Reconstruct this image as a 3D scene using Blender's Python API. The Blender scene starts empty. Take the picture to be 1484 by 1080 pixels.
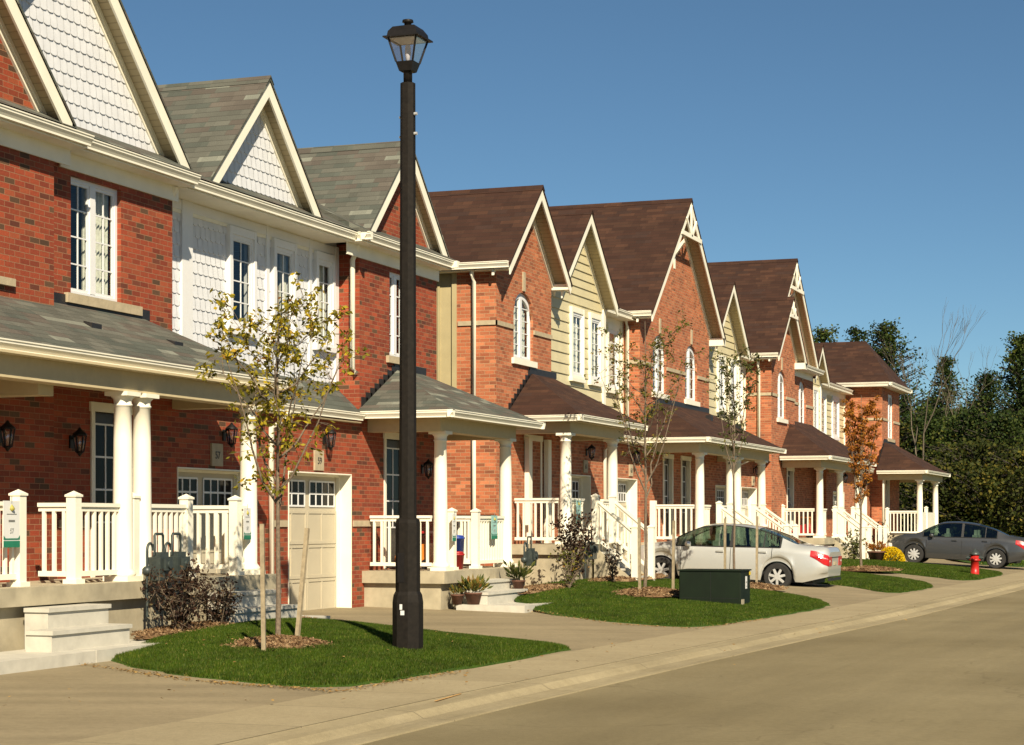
import bpy, bmesh, math, random
from math import radians as R, sin, cos, pi, sqrt
from mathutils import Vector, Matrix
random.seed(7)
SC = bpy.context.scene
# ---------------------------------------------------------------- camera
TH = math.atan(1038/2834.)
cam = bpy.data.cameras.new('camera'); co = bpy.data.objects.new('camera', cam)
SC.collection.objects.link(co); SC.camera = co
co.location = (0, 0, 1.57)
co.rotation_euler = (R(90), 0, TH - R(90))
cam.sensor_width = 36.0; cam.sensor_fit = 'HORIZONTAL'
cam.lens = 36.0*2834/1484
cam.shift_x = 0.0; cam.shift_y = (757-540)/1484.
cam.clip_end = 3000
# ---------------------------------------------------------------- light
SUN_EL = R(36); AZX, AZY = -cos(R(35)), -sin(R(35))     # direction towards the sun
w = bpy.data.worlds.new('World'); SC.world = w; w.use_nodes = True
nt = w.node_tree; bg = nt.nodes['Background']
sky = nt.nodes.new('ShaderNodeTexSky'); sky.sky_type = 'NISHITA'; sky.sun_disc = False
sky.sun_elevation = SUN_EL; sky.sun_rotation = math.atan2(AZX, AZY)
sky.air_density = 0.85; sky.dust_density = 0.1; sky.ozone_density = 4.5; sky.altitude = 1500
tint = nt.nodes.new('ShaderNodeMix'); tint.data_type = 'RGBA'; tint.blend_type = 'MULTIPLY'; tint.inputs[0].default_value = 1.0
tint.inputs[7].default_value = (.87, 1.0, .92, 1)          # white balance of the clear sky
nt.links.new(sky.outputs[0], tint.inputs[6]); nt.links.new(tint.outputs[2], bg.inputs[0]); bg.inputs[1].default_value = 0.050
sl = bpy.data.lights.new('sun', 'SUN'); sl.energy = 5.0; sl.angle = R(0.5); sl.color = (1.0, 0.87, 0.66)
so = bpy.data.objects.new('sun', sl); SC.collection.objects.link(so)
so.rotation_euler = Vector((AZX*cos(SUN_EL), AZY*cos(SUN_EL), sin(SUN_EL))).to_track_quat('Z', 'Y').to_euler()
so.location = (-20, -20, 30)
SC.view_settings.view_transform = 'Standard'; SC.view_settings.look = 'None'
SC.view_settings.exposure = 0.70; SC.view_settings.gamma = 1.0

# ================================================================ helpers
C = SC.collection
def thing(name, label, cat, loc=(0,0,0), group=None, rz=0):
    o = bpy.data.objects.new(name, None); C.objects.link(o); o.location = loc; o.rotation_euler[2] = rz
    o['label'] = label; o['category'] = cat; o.empty_display_size = .2
    if group: o['group'] = group
    return o
def tag(o, label, cat, group=None):
    o['label'] = label; o['category'] = cat
    if group: o['group'] = group
    return o
def origin(p):
    v = Vector((0,0,0))
    while p is not None: v += Vector(p.location); p = p.parent
    return v
class MB:
    def __init__(s): s.v = []; s.f = []; s.uv = []; s.sm = []
    def face(s, pts, smooth=False, uv=None):
        i = len(s.v); pts = [Vector(p) for p in pts]; s.v += pts
        s.f.append(tuple(range(i, i+len(pts)))); s.sm.append(smooth)
        if uv is None:
            n = Vector((0,0,0))
            for k in range(len(pts)):
                a, b = pts[k], pts[(k+1) % len(pts)]; n += a.cross(b)
            ax, ay, az = abs(n.x), abs(n.y), abs(n.z)
            L = n.length or 1
            if az > .97*L: uv = [(p.x, p.y) for p in pts]
            elif ax > ay:
                k = 1/max(.05, sqrt(1-min(.99,(az/L)**2))) if az > .1*L else 1
                uv = [(p.y, p.z*k) for p in pts]
            else:
                k = 1/max(.05, sqrt(1-min(.99,(az/L)**2))) if az > .1*L else 1
                uv = [(p.x, p.z*k) for p in pts]
        s.uv += uv
    def box(s, x0, x1, y0, y1, z0, z1):
        if x0 > x1: x0, x1 = x1, x0
        if y0 > y1: y0, y1 = y1, y0
        if z0 > z1: z0, z1 = z1, z0
        a = [(x0,y0,z0),(x1,y0,z0),(x1,y1,z0),(x0,y1,z0),(x0,y0,z1),(x1,y0,z1),(x1,y1,z1),(x0,y1,z1)]
        for q in ((0,3,2,1),(4,5,6,7),(0,1,5,4),(1,2,6,5),(2,3,7,6),(3,0,4,7)): s.face([a[k] for k in q])
    def hexa(s, a):
        for q in ((0,3,2,1),(4,5,6,7),(0,1,5,4),(1,2,6,5),(2,3,7,6),(3,0,4,7)): s.face([a[k] for k in q])
    def prism(s, poly, d):              # extrude a 3-D polygon along vector d
        d = Vector(d); P = [Vector(p) for p in poly]; Q = [p+d for p in P]
        s.face(P); s.face(Q[::-1])
        for k in range(len(P)):
            j = (k+1) % len(P); s.face([P[k], P[j], Q[j], Q[k]])
    def bar(s, a, b, wd, ht, up=(0,0,1)):   # rectangular bar between points
        a, b = Vector(a), Vector(b); d = (b-a).normalized(); up = Vector(up)
        x = d.cross(up); 
        if x.length < 1e-4: x = Vector((1,0,0))
        x.normalize(); y = x.cross(d).normalized(); x *= wd/2; y *= ht/2
        s.hexa([a-x-y, a+x-y, b+x-y, b-x-y, a-x+y, a+x+y, b+x+y, b-x+y])
    def tube(s, pts, rad, n=8, caps=True):
        pts = [Vector(p) for p in pts]; rings = []
        for i, p in enumerate(pts):
            d = (pts[min(i+1, len(pts)-1)] - pts[max(i-1, 0)]).normalized()
            x = d.cross(Vector((0,0,1)))
            if x.length < .05: x = d.cross(Vector((0,1,0)))
            x.normalize(); y = d.cross(x); r = rad[i] if isinstance(rad, (list, tuple)) else rad
            rings.append([p + x*r*cos(2*pi*k/n) + y*r*sin(2*pi*k/n) for k in range(n)])
        base = len(s.v)
        for r in rings: s.v += r
        for i in range(len(rings)-1):
            for k in range(n):
                j = (k+1) % n
                s.f.append((base+i*n+k, base+i*n+j, base+(i+1)*n+j, base+(i+1)*n+k)); s.sm.append(True)
                s.uv += [(k/n, i), ((k+1)/n, i), ((k+1)/n, i+1), (k/n, i+1)]
        if caps: s.face(rings[0][::-1]); s.face(rings[-1])
    def lathe(s, c, prof, n=20, smooth=True, rot=0):
        base = len(s.v); c = Vector(c)
        for (r, z) in prof:
            for k in range(n): s.v.append(c + Vector((r*cos(2*pi*k/n+rot), r*sin(2*pi*k/n+rot), z)))
        for i in range(len(prof)-1):
            for k in range(n):
                j = (k+1) % n
                s.f.append((base+i*n+k, base+i*n+j, base+(i+1)*n+j, base+(i+1)*n+k)); s.sm.append(smooth)
                rr = max(prof[i][0], .01); q = 2*pi*rr/n
                s.uv += [(k*q, prof[i][1]), ((k+1)*q, prof[i][1]), ((k+1)*q, prof[i+1][1]), (k*q, prof[i+1][1])]
        for i, fl in ((0, True), (len(prof)-1, False)):
            if prof[i][0] > 1e-4:
                idx = [base+i*n+k for k in range(n)]
                if fl: idx = idx[::-1]
                s.f.append(tuple(idx)); s.sm.append(False); s.uv += [(0, 0)]*n
    def build(s, name, m, parent=None, kind=None, local=False):
        me = bpy.data.meshes.new(name); og = Vector((0,0,0)) if local else origin(parent)
        me.from_pydata([(v[0]-og.x, v[1]-og.y, v[2]-og.z) for v in s.v], [], s.f)
        ul = me.uv_layers.new(name='UVMap')
        flat = [c for u in s.uv for c in u]
        ul.data.foreach_set('uv', flat)
        me.polygons.foreach_set('use_smooth', s.sm)
        me.materials.append(m)
        o = bpy.data.objects.new(name, me); C.objects.link(o)
        if parent is not None: o.parent = parent
        if kind: o['kind'] = kind
        return o

# ---------------------------------------------------------------- materials
class NT:
    def __init__(s, name):
        s.m = bpy.data.materials.new(name); s.m.use_nodes = True; s.t = s.m.node_tree
        s.b = s.t.nodes['Principled BSDF']; s.uvn = None
    def n(s, typ, **kw):
        o = s.t.nodes.new(typ)
        for k, v in kw.items(): setattr(o, k, v)
        return o
    def l(s, a, b): s.t.links.new(a, b)
    def uv(s):
        if not s.uvn: s.uvn = s.n('ShaderNodeUVMap')
        return s.uvn.outputs[0]
    def pos(s):
        return s.n('ShaderNodeNewGeometry').outputs['Position']
    def math(s, op, a, b=None, c=None):
        o = s.n('ShaderNodeMath', operation=op)
        for i, x in enumerate((a, b, c)):
            if x is None: continue
            if isinstance(x, (int, float)): o.inputs[i].default_value = x
            else: s.l(x, o.inputs[i])
        return o.outputs[0]
    def noise(s, vec, scale, detail=4, rough=.55, out='Fac'):
        o = s.n('ShaderNodeTexNoise'); s.l(vec, o.inputs['Vector']); o.inputs['Scale'].default_value = scale
        o.inputs['Detail'].default_value = detail; o.inputs['Roughness'].default_value = rough
        return o.outputs[out]
    def ramp(s, fac, stops, interp='LINEAR'):
        o = s.n('ShaderNodeValToRGB'); cr = o.color_ramp; cr.interpolation = interp
        while len(cr.elements) < len(stops): cr.elements.new(.5)
        for e, (p, c) in zip(cr.elements, stops):
            e.position = p; e.color = (c[0], c[1], c[2], 1) if not isinstance(c, (int, float)) else (c, c, c, 1)
        s.l(fac, o.inputs[0]); return o.outputs[0]
    def mix(s, fac, a, b, mode='MIX'):
        o = s.n('ShaderNodeMix', data_type='RGBA', blend_type=mode)
        for i, x in ((0, fac), (6, a), (7, b)):
            if isinstance(x, (int, float)): o.inputs[i].default_value = x
            elif isinstance(x, tuple): o.inputs[i].default_value = (*x, 1)
            else: s.l(x, o.inputs[i])
        return o.outputs[2]
    def sep(s, v):
        o = s.n('ShaderNodeSeparateXYZ'); s.l(v, o.inputs[0]); return o.outputs
    def comb(s, x, y, z=0):
        o = s.n('ShaderNodeCombineXYZ')
        for i, q in enumerate((x, y, z)):
            if isinstance(q, (int, float)): o.inputs[i].default_value = q
            else: s.l(q, o.inputs[i])
        return o.outputs[0]
    def white(s, vec):
        o = s.n('ShaderNodeTexWhiteNoise', noise_dimensions='3D'); s.l(vec, o.inputs[0]); return o.outputs[0]
    def base(s, c):
        if isinstance(c, tuple): s.b.inputs['Base Color'].default_value = (*c, 1)
        else: s.l(c, s.b.inputs['Base Color'])
    def rough(s, r):
        if isinstance(r, (int, float)): s.b.inputs['Roughness'].default_value = r
        else: s.l(r, s.b.inputs['Roughness'])
    def bump(s, h, dist=.01, strength=.6):
        o = s.n('ShaderNodeBump'); s.l(h, o.inputs['Height']); o.inputs['Distance'].default_value = dist
        o.inputs['Strength'].default_value = strength; s.l(o.outputs[0], s.b.inputs['Normal'])

def simple(name, c, rough=.6, metal=0, var=.12, nscale=9, bump=0, coat=0, spec=None):
    c = tuple(x*.80 for x in c)
    k = NT(name); p = k.n('ShaderNodeTexCoord').outputs['Object']
    f = k.noise(p, nscale, 5)
    lo = tuple(x*(1-var) for x in c); hi = tuple(min(1, x*(1+var)) for x in c)
    k.base(k.ramp(f, [(.3, lo), (.7, hi)])); k.rough(rough); k.b.inputs['Metallic'].default_value = metal
    if bump: k.bump(f, bump)
    if coat: k.b.inputs['Coat Weight'].default_value = coat; k.b.inputs['Coat Roughness'].default_value = .05
    if spec is not None: k.b.inputs['Specular IOR Level'].default_value = spec
    return k.m

def dim(cols, f): return [(p, tuple(x*f for x in c)) for p, c in cols]
def brick(name, cols, mortar, W=.205, H=.070, q_=1.0):
    cols = [(p, (c[0]*q_*.70, c[1]*q_*.58, c[2]*q_*.58)) for p, c in cols]; mortar = tuple(x*.62*q_ for x in mortar)
    k = NT(name); u, v, _ = k.sep(k.uv())
    vr = k.math('DIVIDE', v, H); row = k.math('FLOOR', vr)
    uo = k.math('MULTIPLY', k.math('MODULO', row, 2.0), .5)
    ur = k.math('ADD', k.math('DIVIDE', u, W), uo); col = k.math('FLOOR', ur)
    fu = k.math('FRACT', ur); fv = k.math('FRACT', vr)
    rnd = k.white(k.comb(col, row, 1.0)); rnd2 = k.white(k.comb(col, row, 5.0))
    c = k.ramp(rnd, cols, 'CONSTANT')
    c = k.mix(.35, c, k.ramp(rnd2, [(0, .75), (1, 1.25)]), 'MULTIPLY') if False else k.mix(1.0, c, k.ramp(rnd2, [(0, .66), (1, 1.12)]), 'MULTIPLY')
    nz = k.noise(k.uv(), 26, 4)
    c = k.mix(1.0, c, k.ramp(nz, [(.3, .82), (.7, 1.0)]), 'MULTIPLY')
    big = k.noise(k.uv(), .7, 3)
    c = k.mix(1.0, c, k.ramp(big, [(.3, .86), (.7, 1.0)]), 'MULTIPLY')
    mu = k.math('LESS_THAN', fu, .045); mv = k.math('LESS_THAN', fv, .13)
    m = k.math('MAXIMUM', mu, mv)
    c = k.mix(m, c, k.mix(nz, tuple(x*.8 for x in mortar), mortar))
    k.base(c); k.rough(.85)
    h = k.math('SUBTRACT', k.math('ADD', k.math('MULTIPLY', nz, .35), k.math('MULTIPLY', rnd2, .25)), k.math('MULTIPLY', m, 1.0))
    k.bump(h, .012, .8)
    return k.m
def shingle(name, cols, W=.24, H=.13):
    cols = dim(cols, .72)
    k = NT(name); u, v, _ = k.sep(k.uv())
    vr = k.math('DIVIDE', v, H); row = k.math('FLOOR', vr)
    off = k.white(k.comb(row, 3.0, 7.0))
    # uneven tab widths: two overlapping tilings
    ur = k.math('ADD', k.math('DIVIDE', u, W), off); col = k.math('FLOOR', ur)
    ur2 = k.math('ADD', k.math('DIVIDE', u, W*1.7), k.math('MULTIPLY', off, 3.7)); col2 = k.math('FLOOR', ur2)
    r1 = k.white(k.comb(col, row, 2.0)); r2 = k.white(k.comb(col2, row, 9.0))
    c = k.ramp(r2, cols, 'CONSTANT')
    c = k.mix(1.0, c, k.ramp(r1, [(0, .78), (1, 1.0)]), 'MULTIPLY')
    nz = k.noise(k.uv(), 60, 3); c = k.mix(1.0, c, k.ramp(nz, [(.3, .75), (.7, 1.0)]), 'MULTIPLY')
    big = k.noise(k.uv(), .9, 3); c = k.mix(1.0, c, k.ramp(big, [(.3, .8), (.7, 1.0)]), 'MULTIPLY')
    fv = k.math('FRACT', vr); edge = k.math('LESS_THAN', fv, .09)
    c = k.mix(k.math('MULTIPLY', edge, .5), c, (.02, .018, .015))
    k.base(c); k.rough(.93); k.b.inputs['Specular IOR Level'].default_value = .25
    h = k.math('ADD', k.math('SUBTRACT', 1.0, fv), k.math('ADD', k.math('MULTIPLY', r1, .5), k.math('MULTIPLY', nz, .5)))
    k.bump(h, .012, .8)
    return k.m
M = {}
M['brick_red'] = brick('red brick', [(0, (.46,.095,.032)), (.3, (.53,.115,.038)), (.55, (.42,.082,.028)), (.74, (.50,.13,.045)), (.86, (.25,.075,.032)), (.91, (.17,.10,.045)), (.97, (.52,.15,.055))], (.52,.25,.13))
M['brick_orange'] = brick('orange brick', [(0, (.50,.185,.075)), (.3, (.56,.215,.09)), (.6, (.46,.155,.062)), (.8, (.58,.25,.11)), (.92, (.34,.135,.06))], (.58,.36,.20), q_=1.36)
M['shingle_grey'] = shingle('grey shingles', [(0, (.18,.182,.148)), (.22, (.215,.215,.175)), (.5, (.19,.165,.135)), (.66, (.155,.17,.14)), (.84, (.36,.37,.30)), (.92, (.21,.185,.15))])
M['shingle_brown'] = shingle('brown shingles', [(0, (.085,.038,.024)), (.3, (.098,.046,.028)), (.55, (.075,.034,.022)), (.8, (.12,.055,.032)), (.92, (.082,.042,.03))])
M['trim'] = simple('cream painted trim', (1.02,.975,.80), .5, var=.06, nscale=2.2)
M['white_siding'] = simple('white fish scale siding', (.82,.835,.86), .6, var=.06, nscale=7)
M['white_frame'] = simple('white window frame', (.90,.90,.89), .4, var=.02)
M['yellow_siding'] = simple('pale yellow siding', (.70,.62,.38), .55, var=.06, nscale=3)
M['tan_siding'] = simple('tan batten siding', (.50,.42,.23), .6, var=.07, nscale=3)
M['garage'] = simple('beige garage door paint', (.60,.53,.38), .5, var=.04, nscale=3)
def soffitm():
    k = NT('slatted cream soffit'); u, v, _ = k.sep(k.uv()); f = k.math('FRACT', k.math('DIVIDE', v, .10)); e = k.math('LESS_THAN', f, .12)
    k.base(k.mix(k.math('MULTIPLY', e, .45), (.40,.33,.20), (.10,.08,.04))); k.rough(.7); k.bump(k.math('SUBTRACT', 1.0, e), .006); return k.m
M['soffit'] = soffitm(); M['beam'] = simple('shade toned cream beam', (.66,.55,.33), .7, var=.05)  # beam: cream trim paint with the porch shade put into its base colour
M['concrete'] = simple('grey porch concrete', (.47,.41,.28), .85, var=.2, nscale=3.5, bump=.01)
M['step'] = simple('pale precast steps', (.60,.57,.48), .8, var=.1, nscale=6, bump=.005)
M['stone'] = simple('buff stone band', (.52,.43,.28), .8, var=.12, bump=.01)
M['black'] = simple('black painted metal', (.012,.010,.009), .5, 0, var=.25, nscale=14, spec=.3)
M['pole'] = simple('dark bronze concrete pole', (.014,.011,.008), .7, 0, var=.3, nscale=20, bump=.003, spec=.2)
M['dark_door'] = simple('dark door paint', (.03,.022,.018), .35, var=.2)
M['flashing'] = simple('black roof flashing', (.02,.018,.018), .5, var=.3)
M['curtain'] = simple('pale curtain cloth', (.80,.79,.70), .9, var=.2, nscale=20)
M['green_metal'] = simple('dark green painted steel', (.006,.014,.0055), .65, 0, var=.2, nscale=4, spec=.25)
M['red_paint'] = simple('red hydrant paint', (.55,.02,.015), .4, var=.15, nscale=10)
M['yellow_paint'] = simple('yellow sticker', (.75,.55,.03), .6, var=.05)
M['white_paper'] = simple('white printed card', (.82,.82,.78), .6, var=.03)
M['green_paper'] = simple('green printed band', (.02,.22,.12), .5, var=.1)
M['ink'] = simple('grey printed ink', (.22,.22,.20), .6, var=.2)
M['meter_grey'] = simple('grey gas meter paint', (.055,.07,.065), .45, .2, var=.25, nscale=15)
M['stake'] = simple('weathered wood stake', (.36,.29,.18), .85, var=.25, nscale=12, bump=.01)
M['terracotta'] = simple('dark clay pot', (.14,.06,.035), .7, var=.25)
M['blue_plastic'] = simple('blue plastic', (.02,.06,.35), .4, var=.15)
M['red_plastic'] = simple('red plastic', (.40,.02,.02), .4, var=.15)
M['orange_plastic'] = simple('orange plastic', (.7,.22,.03), .4, var=.15)
M['tyre'] = simple('tyre rubber', (.022,.021,.02), .8, var=.2)
M['rim'] = simple('alloy rim', (.72,.72,.70), .35, .4, var=.06)
M['tail'] = simple('red tail lamp', (.50,.01,.015), .35, var=.2, coat=.3)
M['tail_white'] = simple('clear tail lamp', (.8,.72,.68), .12, var=.05, coat=1)
M['rubber'] = simple('black plastic', (.015,.015,.015), .55, var=.2)
def paint(name, c, metal=.6):
    k = NT(name); p = k.n('ShaderNodeTexCoord').outputs['Object']
    f = k.noise(p, 300, 2); k.base(k.ramp(f, [(.3, tuple(x*.94 for x in c)), (.7, tuple(min(1, x*1.06) for x in c))]))
    k.rough(.36); k.b.inputs['Metallic'].default_value = metal
    k.b.inputs['Coat Weight'].default_value = .7; k.b.inputs['Coat Roughness'].default_value = .06
    return k.m
M['silver'] = paint('silver beige car paint', (.58,.59,.56), .5)
M['charcoal'] = paint('charcoal car paint', (.055,.058,.062), .4)
def glassmat(name, tint=(.9,.93,.9), refl=.10, dens=.55, ior=1.5):
    k = NT(name); out = k.t.nodes['Material Output']
    tr = k.n('ShaderNodeBsdfTransparent'); tr.inputs[0].default_value = (*[t*dens for t in tint], 1)
    gl = k.n('ShaderNodeBsdfGlossy'); gl.inputs['Roughness'].default_value = .03
    ge = k.n('ShaderNodeNewGeometry'); dt = k.n('ShaderNodeVectorMath', operation='DOT_PRODUCT'); k.l(ge.outputs['Incoming'], dt.inputs[0]); k.l(ge.outputs['Normal'], dt.inputs[1])
    f0 = ((ior-1)/(ior+1))**2; pw = k.math('POWER', k.math('SUBTRACT', 1.0, k.math('ABSOLUTE', dt.outputs['Value'])), 5.0)
    fac = k.math('ADD', k.math('MULTIPLY', pw, 1-f0), f0+refl)
    mx = k.n('ShaderNodeMixShader'); k.l(fac, mx.inputs[0]); k.l(tr.outputs[0], mx.inputs[1]); k.l(gl.outputs[0], mx.inputs[2])
    nz = k.noise(k.n('ShaderNodeTexCoord').outputs['Object'], 1.7, 2)
    bp = k.n('ShaderNodeBump'); k.l(nz, bp.inputs['Height']); bp.inputs['Distance'].default_value = .01; bp.inputs['Strength'].default_value = .25
    k.l(bp.outputs[0], gl.inputs['Normal'])
    k.l(mx.outputs[0], out.inputs[0]); return k.m
M['glass'] = glassmat('window glass', refl=.03, dens=.9, ior=1.5)
M['car_glass'] = glassmat('car window glass', (.75,.95,.82), .06, .42)
M['lamp_glass'] = glassmat('frosted lamp glass', (1,.98,1), .12, .9)
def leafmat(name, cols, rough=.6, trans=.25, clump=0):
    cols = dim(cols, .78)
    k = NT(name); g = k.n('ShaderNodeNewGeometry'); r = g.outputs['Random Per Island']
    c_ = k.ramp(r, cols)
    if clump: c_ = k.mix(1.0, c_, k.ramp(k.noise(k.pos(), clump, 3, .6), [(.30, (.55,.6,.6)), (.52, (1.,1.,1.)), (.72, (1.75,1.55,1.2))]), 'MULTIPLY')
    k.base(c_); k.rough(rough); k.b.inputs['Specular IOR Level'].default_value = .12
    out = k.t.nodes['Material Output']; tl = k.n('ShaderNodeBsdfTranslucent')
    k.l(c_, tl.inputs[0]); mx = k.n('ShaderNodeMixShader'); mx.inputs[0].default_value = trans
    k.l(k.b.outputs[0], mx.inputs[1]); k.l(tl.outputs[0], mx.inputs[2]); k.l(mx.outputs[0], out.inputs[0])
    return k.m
M['leaf_olive'] = leafmat('olive yellow leaves', [(0, (.12,.12,.015)), (.45, (.27,.235,.025)), (.75, (.42,.34,.03)), (.92, (.62,.44,.025)), (1, (.26,.11,.03))])
M['leaf_brown'] = leafmat('brown green leaves', [(0, (.07,.08,.02)), (.5, (.14,.155,.03)), (.8, (.24,.20,.035)), (1, (.27,.12,.03))])
M['leaf_green'] = leafmat('dull green leaves', [(0, (.04,.05,.015)), (.6, (.10,.12,.03)), (1, (.18,.16,.04))])
M['leaf_orange'] = leafmat('orange autumn leaves', [(0, (.22,.07,.015)), (.5, (.42,.15,.025)), (.85, (.55,.24,.03)), (1, (.2,.14,.03))])
M['leaf_purple'] = leafmat('dark purple bush leaves', [(0, (.022,.014,.010)), (.6, (.055,.028,.020)), (.85, (.11,.06,.035)), (1, (.16,.13,.06))])
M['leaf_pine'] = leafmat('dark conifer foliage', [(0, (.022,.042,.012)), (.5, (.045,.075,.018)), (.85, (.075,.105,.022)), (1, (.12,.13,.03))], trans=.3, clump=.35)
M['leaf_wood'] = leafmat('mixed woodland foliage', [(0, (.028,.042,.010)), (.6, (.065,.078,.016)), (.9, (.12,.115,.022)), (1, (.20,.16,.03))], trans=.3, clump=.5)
M['leaf_flower'] = leafmat('yellow flower petals', [(0, (.75,.50,.01)), (1, (.9,.68,.02))])
M['leaf_plant'] = leafmat('potted plant leaves', [(0, (.05,.08,.02)), (.5, (.14,.16,.04)), (.8, (.35,.28,.06)), (1, (.4,.12,.04))])
def grassmat(name, cols):
    k = NT(name); g = k.n('ShaderNodeNewGeometry'); cols = dim(cols, .80); p = k.pos()
    f = k.noise(p, 1.6, 5, .65); f2 = k.noise(p, 9, 3, .6)
    c = k.ramp(g.outputs['Random Per Island'], cols)
    c = k.mix(1.0, c, k.ramp(f, [(.32, (.62,.60,.7)), (.55, (1.,1.,1.)), (.72, (1.25,1.08,1.1))]), 'MULTIPLY'); c = k.mix(1.0, c, k.ramp(f2, [(.3, .7), (.7, 1.1)]), 'MULTIPLY')
    k.base(c); k.rough(.6); k.b.inputs['Specular IOR Level'].default_value = .2
    out = k.t.nodes['Material Output']; tl = k.n('ShaderNodeBsdfTranslucent'); k.l(c, tl.inputs[0]); mx = k.n('ShaderNodeMixShader'); mx.inputs[0].default_value = .25
    k.l(k.b.outputs[0], mx.inputs[1]); k.l(tl.outputs[0], mx.inputs[2]); k.l(mx.outputs[0], out.inputs[0]); return k.m
M['blade'] = grassmat('grass blades', [(0, (.038,.080,.004)), (.6, (.070,.130,.006)), (.93, (.125,.185,.014)), (1, (.30,.26,.07))])
M['chip'] = leafmat('wood mulch chips', [(0, (.12,.065,.032)), (.5, (.25,.15,.075)), (1, (.42,.29,.16))], rough=.9, trans=0)
M['dry_leaf'] = leafmat('dry fallen leaves', [(0, (.22,.12,.04)), (1, (.5,.33,.12))], trans=.1)
def bark(name, c):
    k = NT(name); p = k.pos(); f = k.noise(p, 30, 5)
    k.base(k.ramp(f, [(.3, tuple(x*.6 for x in c)), (.7, tuple(x*1.25 for x in c))])); k.rough(.9); k.bump(f, .01)
    return k.m
M['bark'] = bark('grey brown bark', (.16,.12,.08)); M['bark_dark'] = bark('dark conifer bark', (.035,.028,.02)); M['bark_pale'] = bark('pale bark', (.13,.105,.07))
def ground(name, c, c2, scale=1.5, fine=90, streak=None, rough=.9, joints=None, cracks=False):
    c = tuple(x*.72 for x in c); c2 = tuple(x*.72 for x in c2)
    k = NT(name); p = k.pos(); f = k.noise(p, scale, 6, .6); g = k.noise(p, fine, 4, .7)
    col = k.mix(k.ramp(f, [(.3, 0.), (.7, 1.)]), c, c2)
    col = k.mix(1.0, col, k.ramp(g, [(.3, .72), (.7, 1.02)]), 'MULTIPLY'); g2 = k.noise(p, 14, 5, .7); col = k.mix(1.0, col, k.ramp(g2, [(.32, .86), (.6, 1.0)]), 'MULTIPLY')
    if streak:
        x, y, z = k.sep(p); a = R(streak[2])
        sp = k.comb(k.math('MULTIPLY', k.math('ADD', k.math('MULTIPLY', x, cos(a)), k.math('MULTIPLY', y, sin(a))), streak[0]),
                    k.math('MULTIPLY', k.math('SUBTRACT', k.math('MULTIPLY', y, cos(a)), k.math('MULTIPLY', x, sin(a))), streak[1]))
        s = k.noise(sp, 1.0, 4, .6)
        col = k.mix(1.0, col, k.ramp(s, [(.32, streak[3]), (.62, 1.0)]), 'MULTIPLY')
    if cracks:
        vo = k.n('ShaderNodeTexVoronoi', feature='DISTANCE_TO_EDGE'); vo.inputs['Scale'].default_value = .28
        wn = k.n('ShaderNodeTexNoise'); k.l(p, wn.inputs['Vector']); wn.inputs['Scale'].default_value = 1.3
        ad = k.n('ShaderNodeVectorMath', operation='ADD'); k.l(p, ad.inputs[0]); k.l(wn.outputs['Color'], ad.inputs[1]); k.l(ad.outputs[0], vo.inputs['Vector'])
        cr = k.math('LESS_THAN', vo.outputs['Distance'], .0035)
        col = k.mix(k.math('MULTIPLY', cr, .25), col, (.08,.06,.03))
    if joints:
        u, v, _ = k.sep(k.uv()); fr = k.math('FRACT', k.math('DIVIDE', u, joints))
        jm = k.math('LESS_THAN', fr, .012/joints*1.3)
        pn = k.white(k.comb(k.math('FLOOR', k.math('DIVIDE', u, joints)), 1.0, 1.0))
        col = k.mix(1.0, col, k.ramp(pn, [(0, .90), (1, 1.0)]), 'MULTIPLY')
        col = k.mix(k.math('MULTIPLY', jm, .7), col, (.10,.08,.05))
    k.base(col); k.rough(rough); k.bump(g, .004, .5); k.b.inputs['Specular IOR Level'].default_value = .2
    return k.m
M['asphalt'] = ground('weathered asphalt', (.29,.235,.122), (.41,.34,.190), .28, 110, (.10, 1.3, -2.2, .84), cracks=True)
M['driveway'] = ground('driveway asphalt', (.40,.325,.195), (.50,.41,.25), .8, 110, (1.6, .10, 35, .80))
M['sidewalk'] = ground('sidewalk concrete', (.51,.42,.25), (.60,.50,.305), 1.1, 100, None, .9, 1.5)
M['kerb'] = ground('kerb concrete', (.52,.43,.25), (.61,.51,.31), 1.6, 90, (.25, 5, -2.2, .8), .9, 3.0)
M['soil'] = ground('far grass ground', (.05,.06,.02), (.09,.09,.03), .3, 20)
M['turf'] = ground('turf soil', (.045,.10,.010), (.07,.135,.014), 2, 60)
M['mulch'] = ground('mulch bed', (.16,.09,.045), (.28,.17,.09), 9, 70)

# ================================================================ ground
def lerp(a, b, t): return a+(b-a)*t
def table(T, x):
    if x <= T[0][0]: return T[0][1] + (x-T[0][0])*(T[1][1]-T[0][1])/(T[1][0]-T[0][0])*0.6
    for (a, p), (b, q) in zip(T, T[1:]):
        if x <= b: return lerp(p, q, (x-a)/(b-a))
    return T[-1][1]
INN = [(10, 7.80), (16, 7.72), (22.5, 7.48), (28, 7.2), (35, 6.8), (47, 6.5), (58, 6.2), (70, 6.1), (100, 6.05), (400, 6.05)]
def inner(S): return table(INN, S)
def yard(S, P):                   # height of driveways / yard base
    t = max(0., P-inner(S)); k = .025 if S < 30 else .025+.022*min(1, (S-30)/10.)
    return min(t*k, .34)
def strip(mb, f0, f1, Ss, n=1):
    for a, b in zip(Ss, Ss[1:]):
        for i in range(n):
            q = []
            for (S, t) in ((a, i/n), (b, i/n), (b, (i+1)/n), (a, (i+1)/n)):
                p0, p1 = f0(S), f1(S); q.append(Vector(p0).lerp(Vector(p1), t))
            mb.face(q, uv=[(v.x, v.y) for v in q])
SS = [i*1.0-30 for i in range(0, 131)] + [110, 130, 160, 200, 260, 340]
g = MB(); g.face([(-900,-900,-.35),(1800,-900,-.35),(1800,1200,-.35),(-900,1200,-.35)]); g.build('ground', M['soil'], kind='structure')
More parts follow.
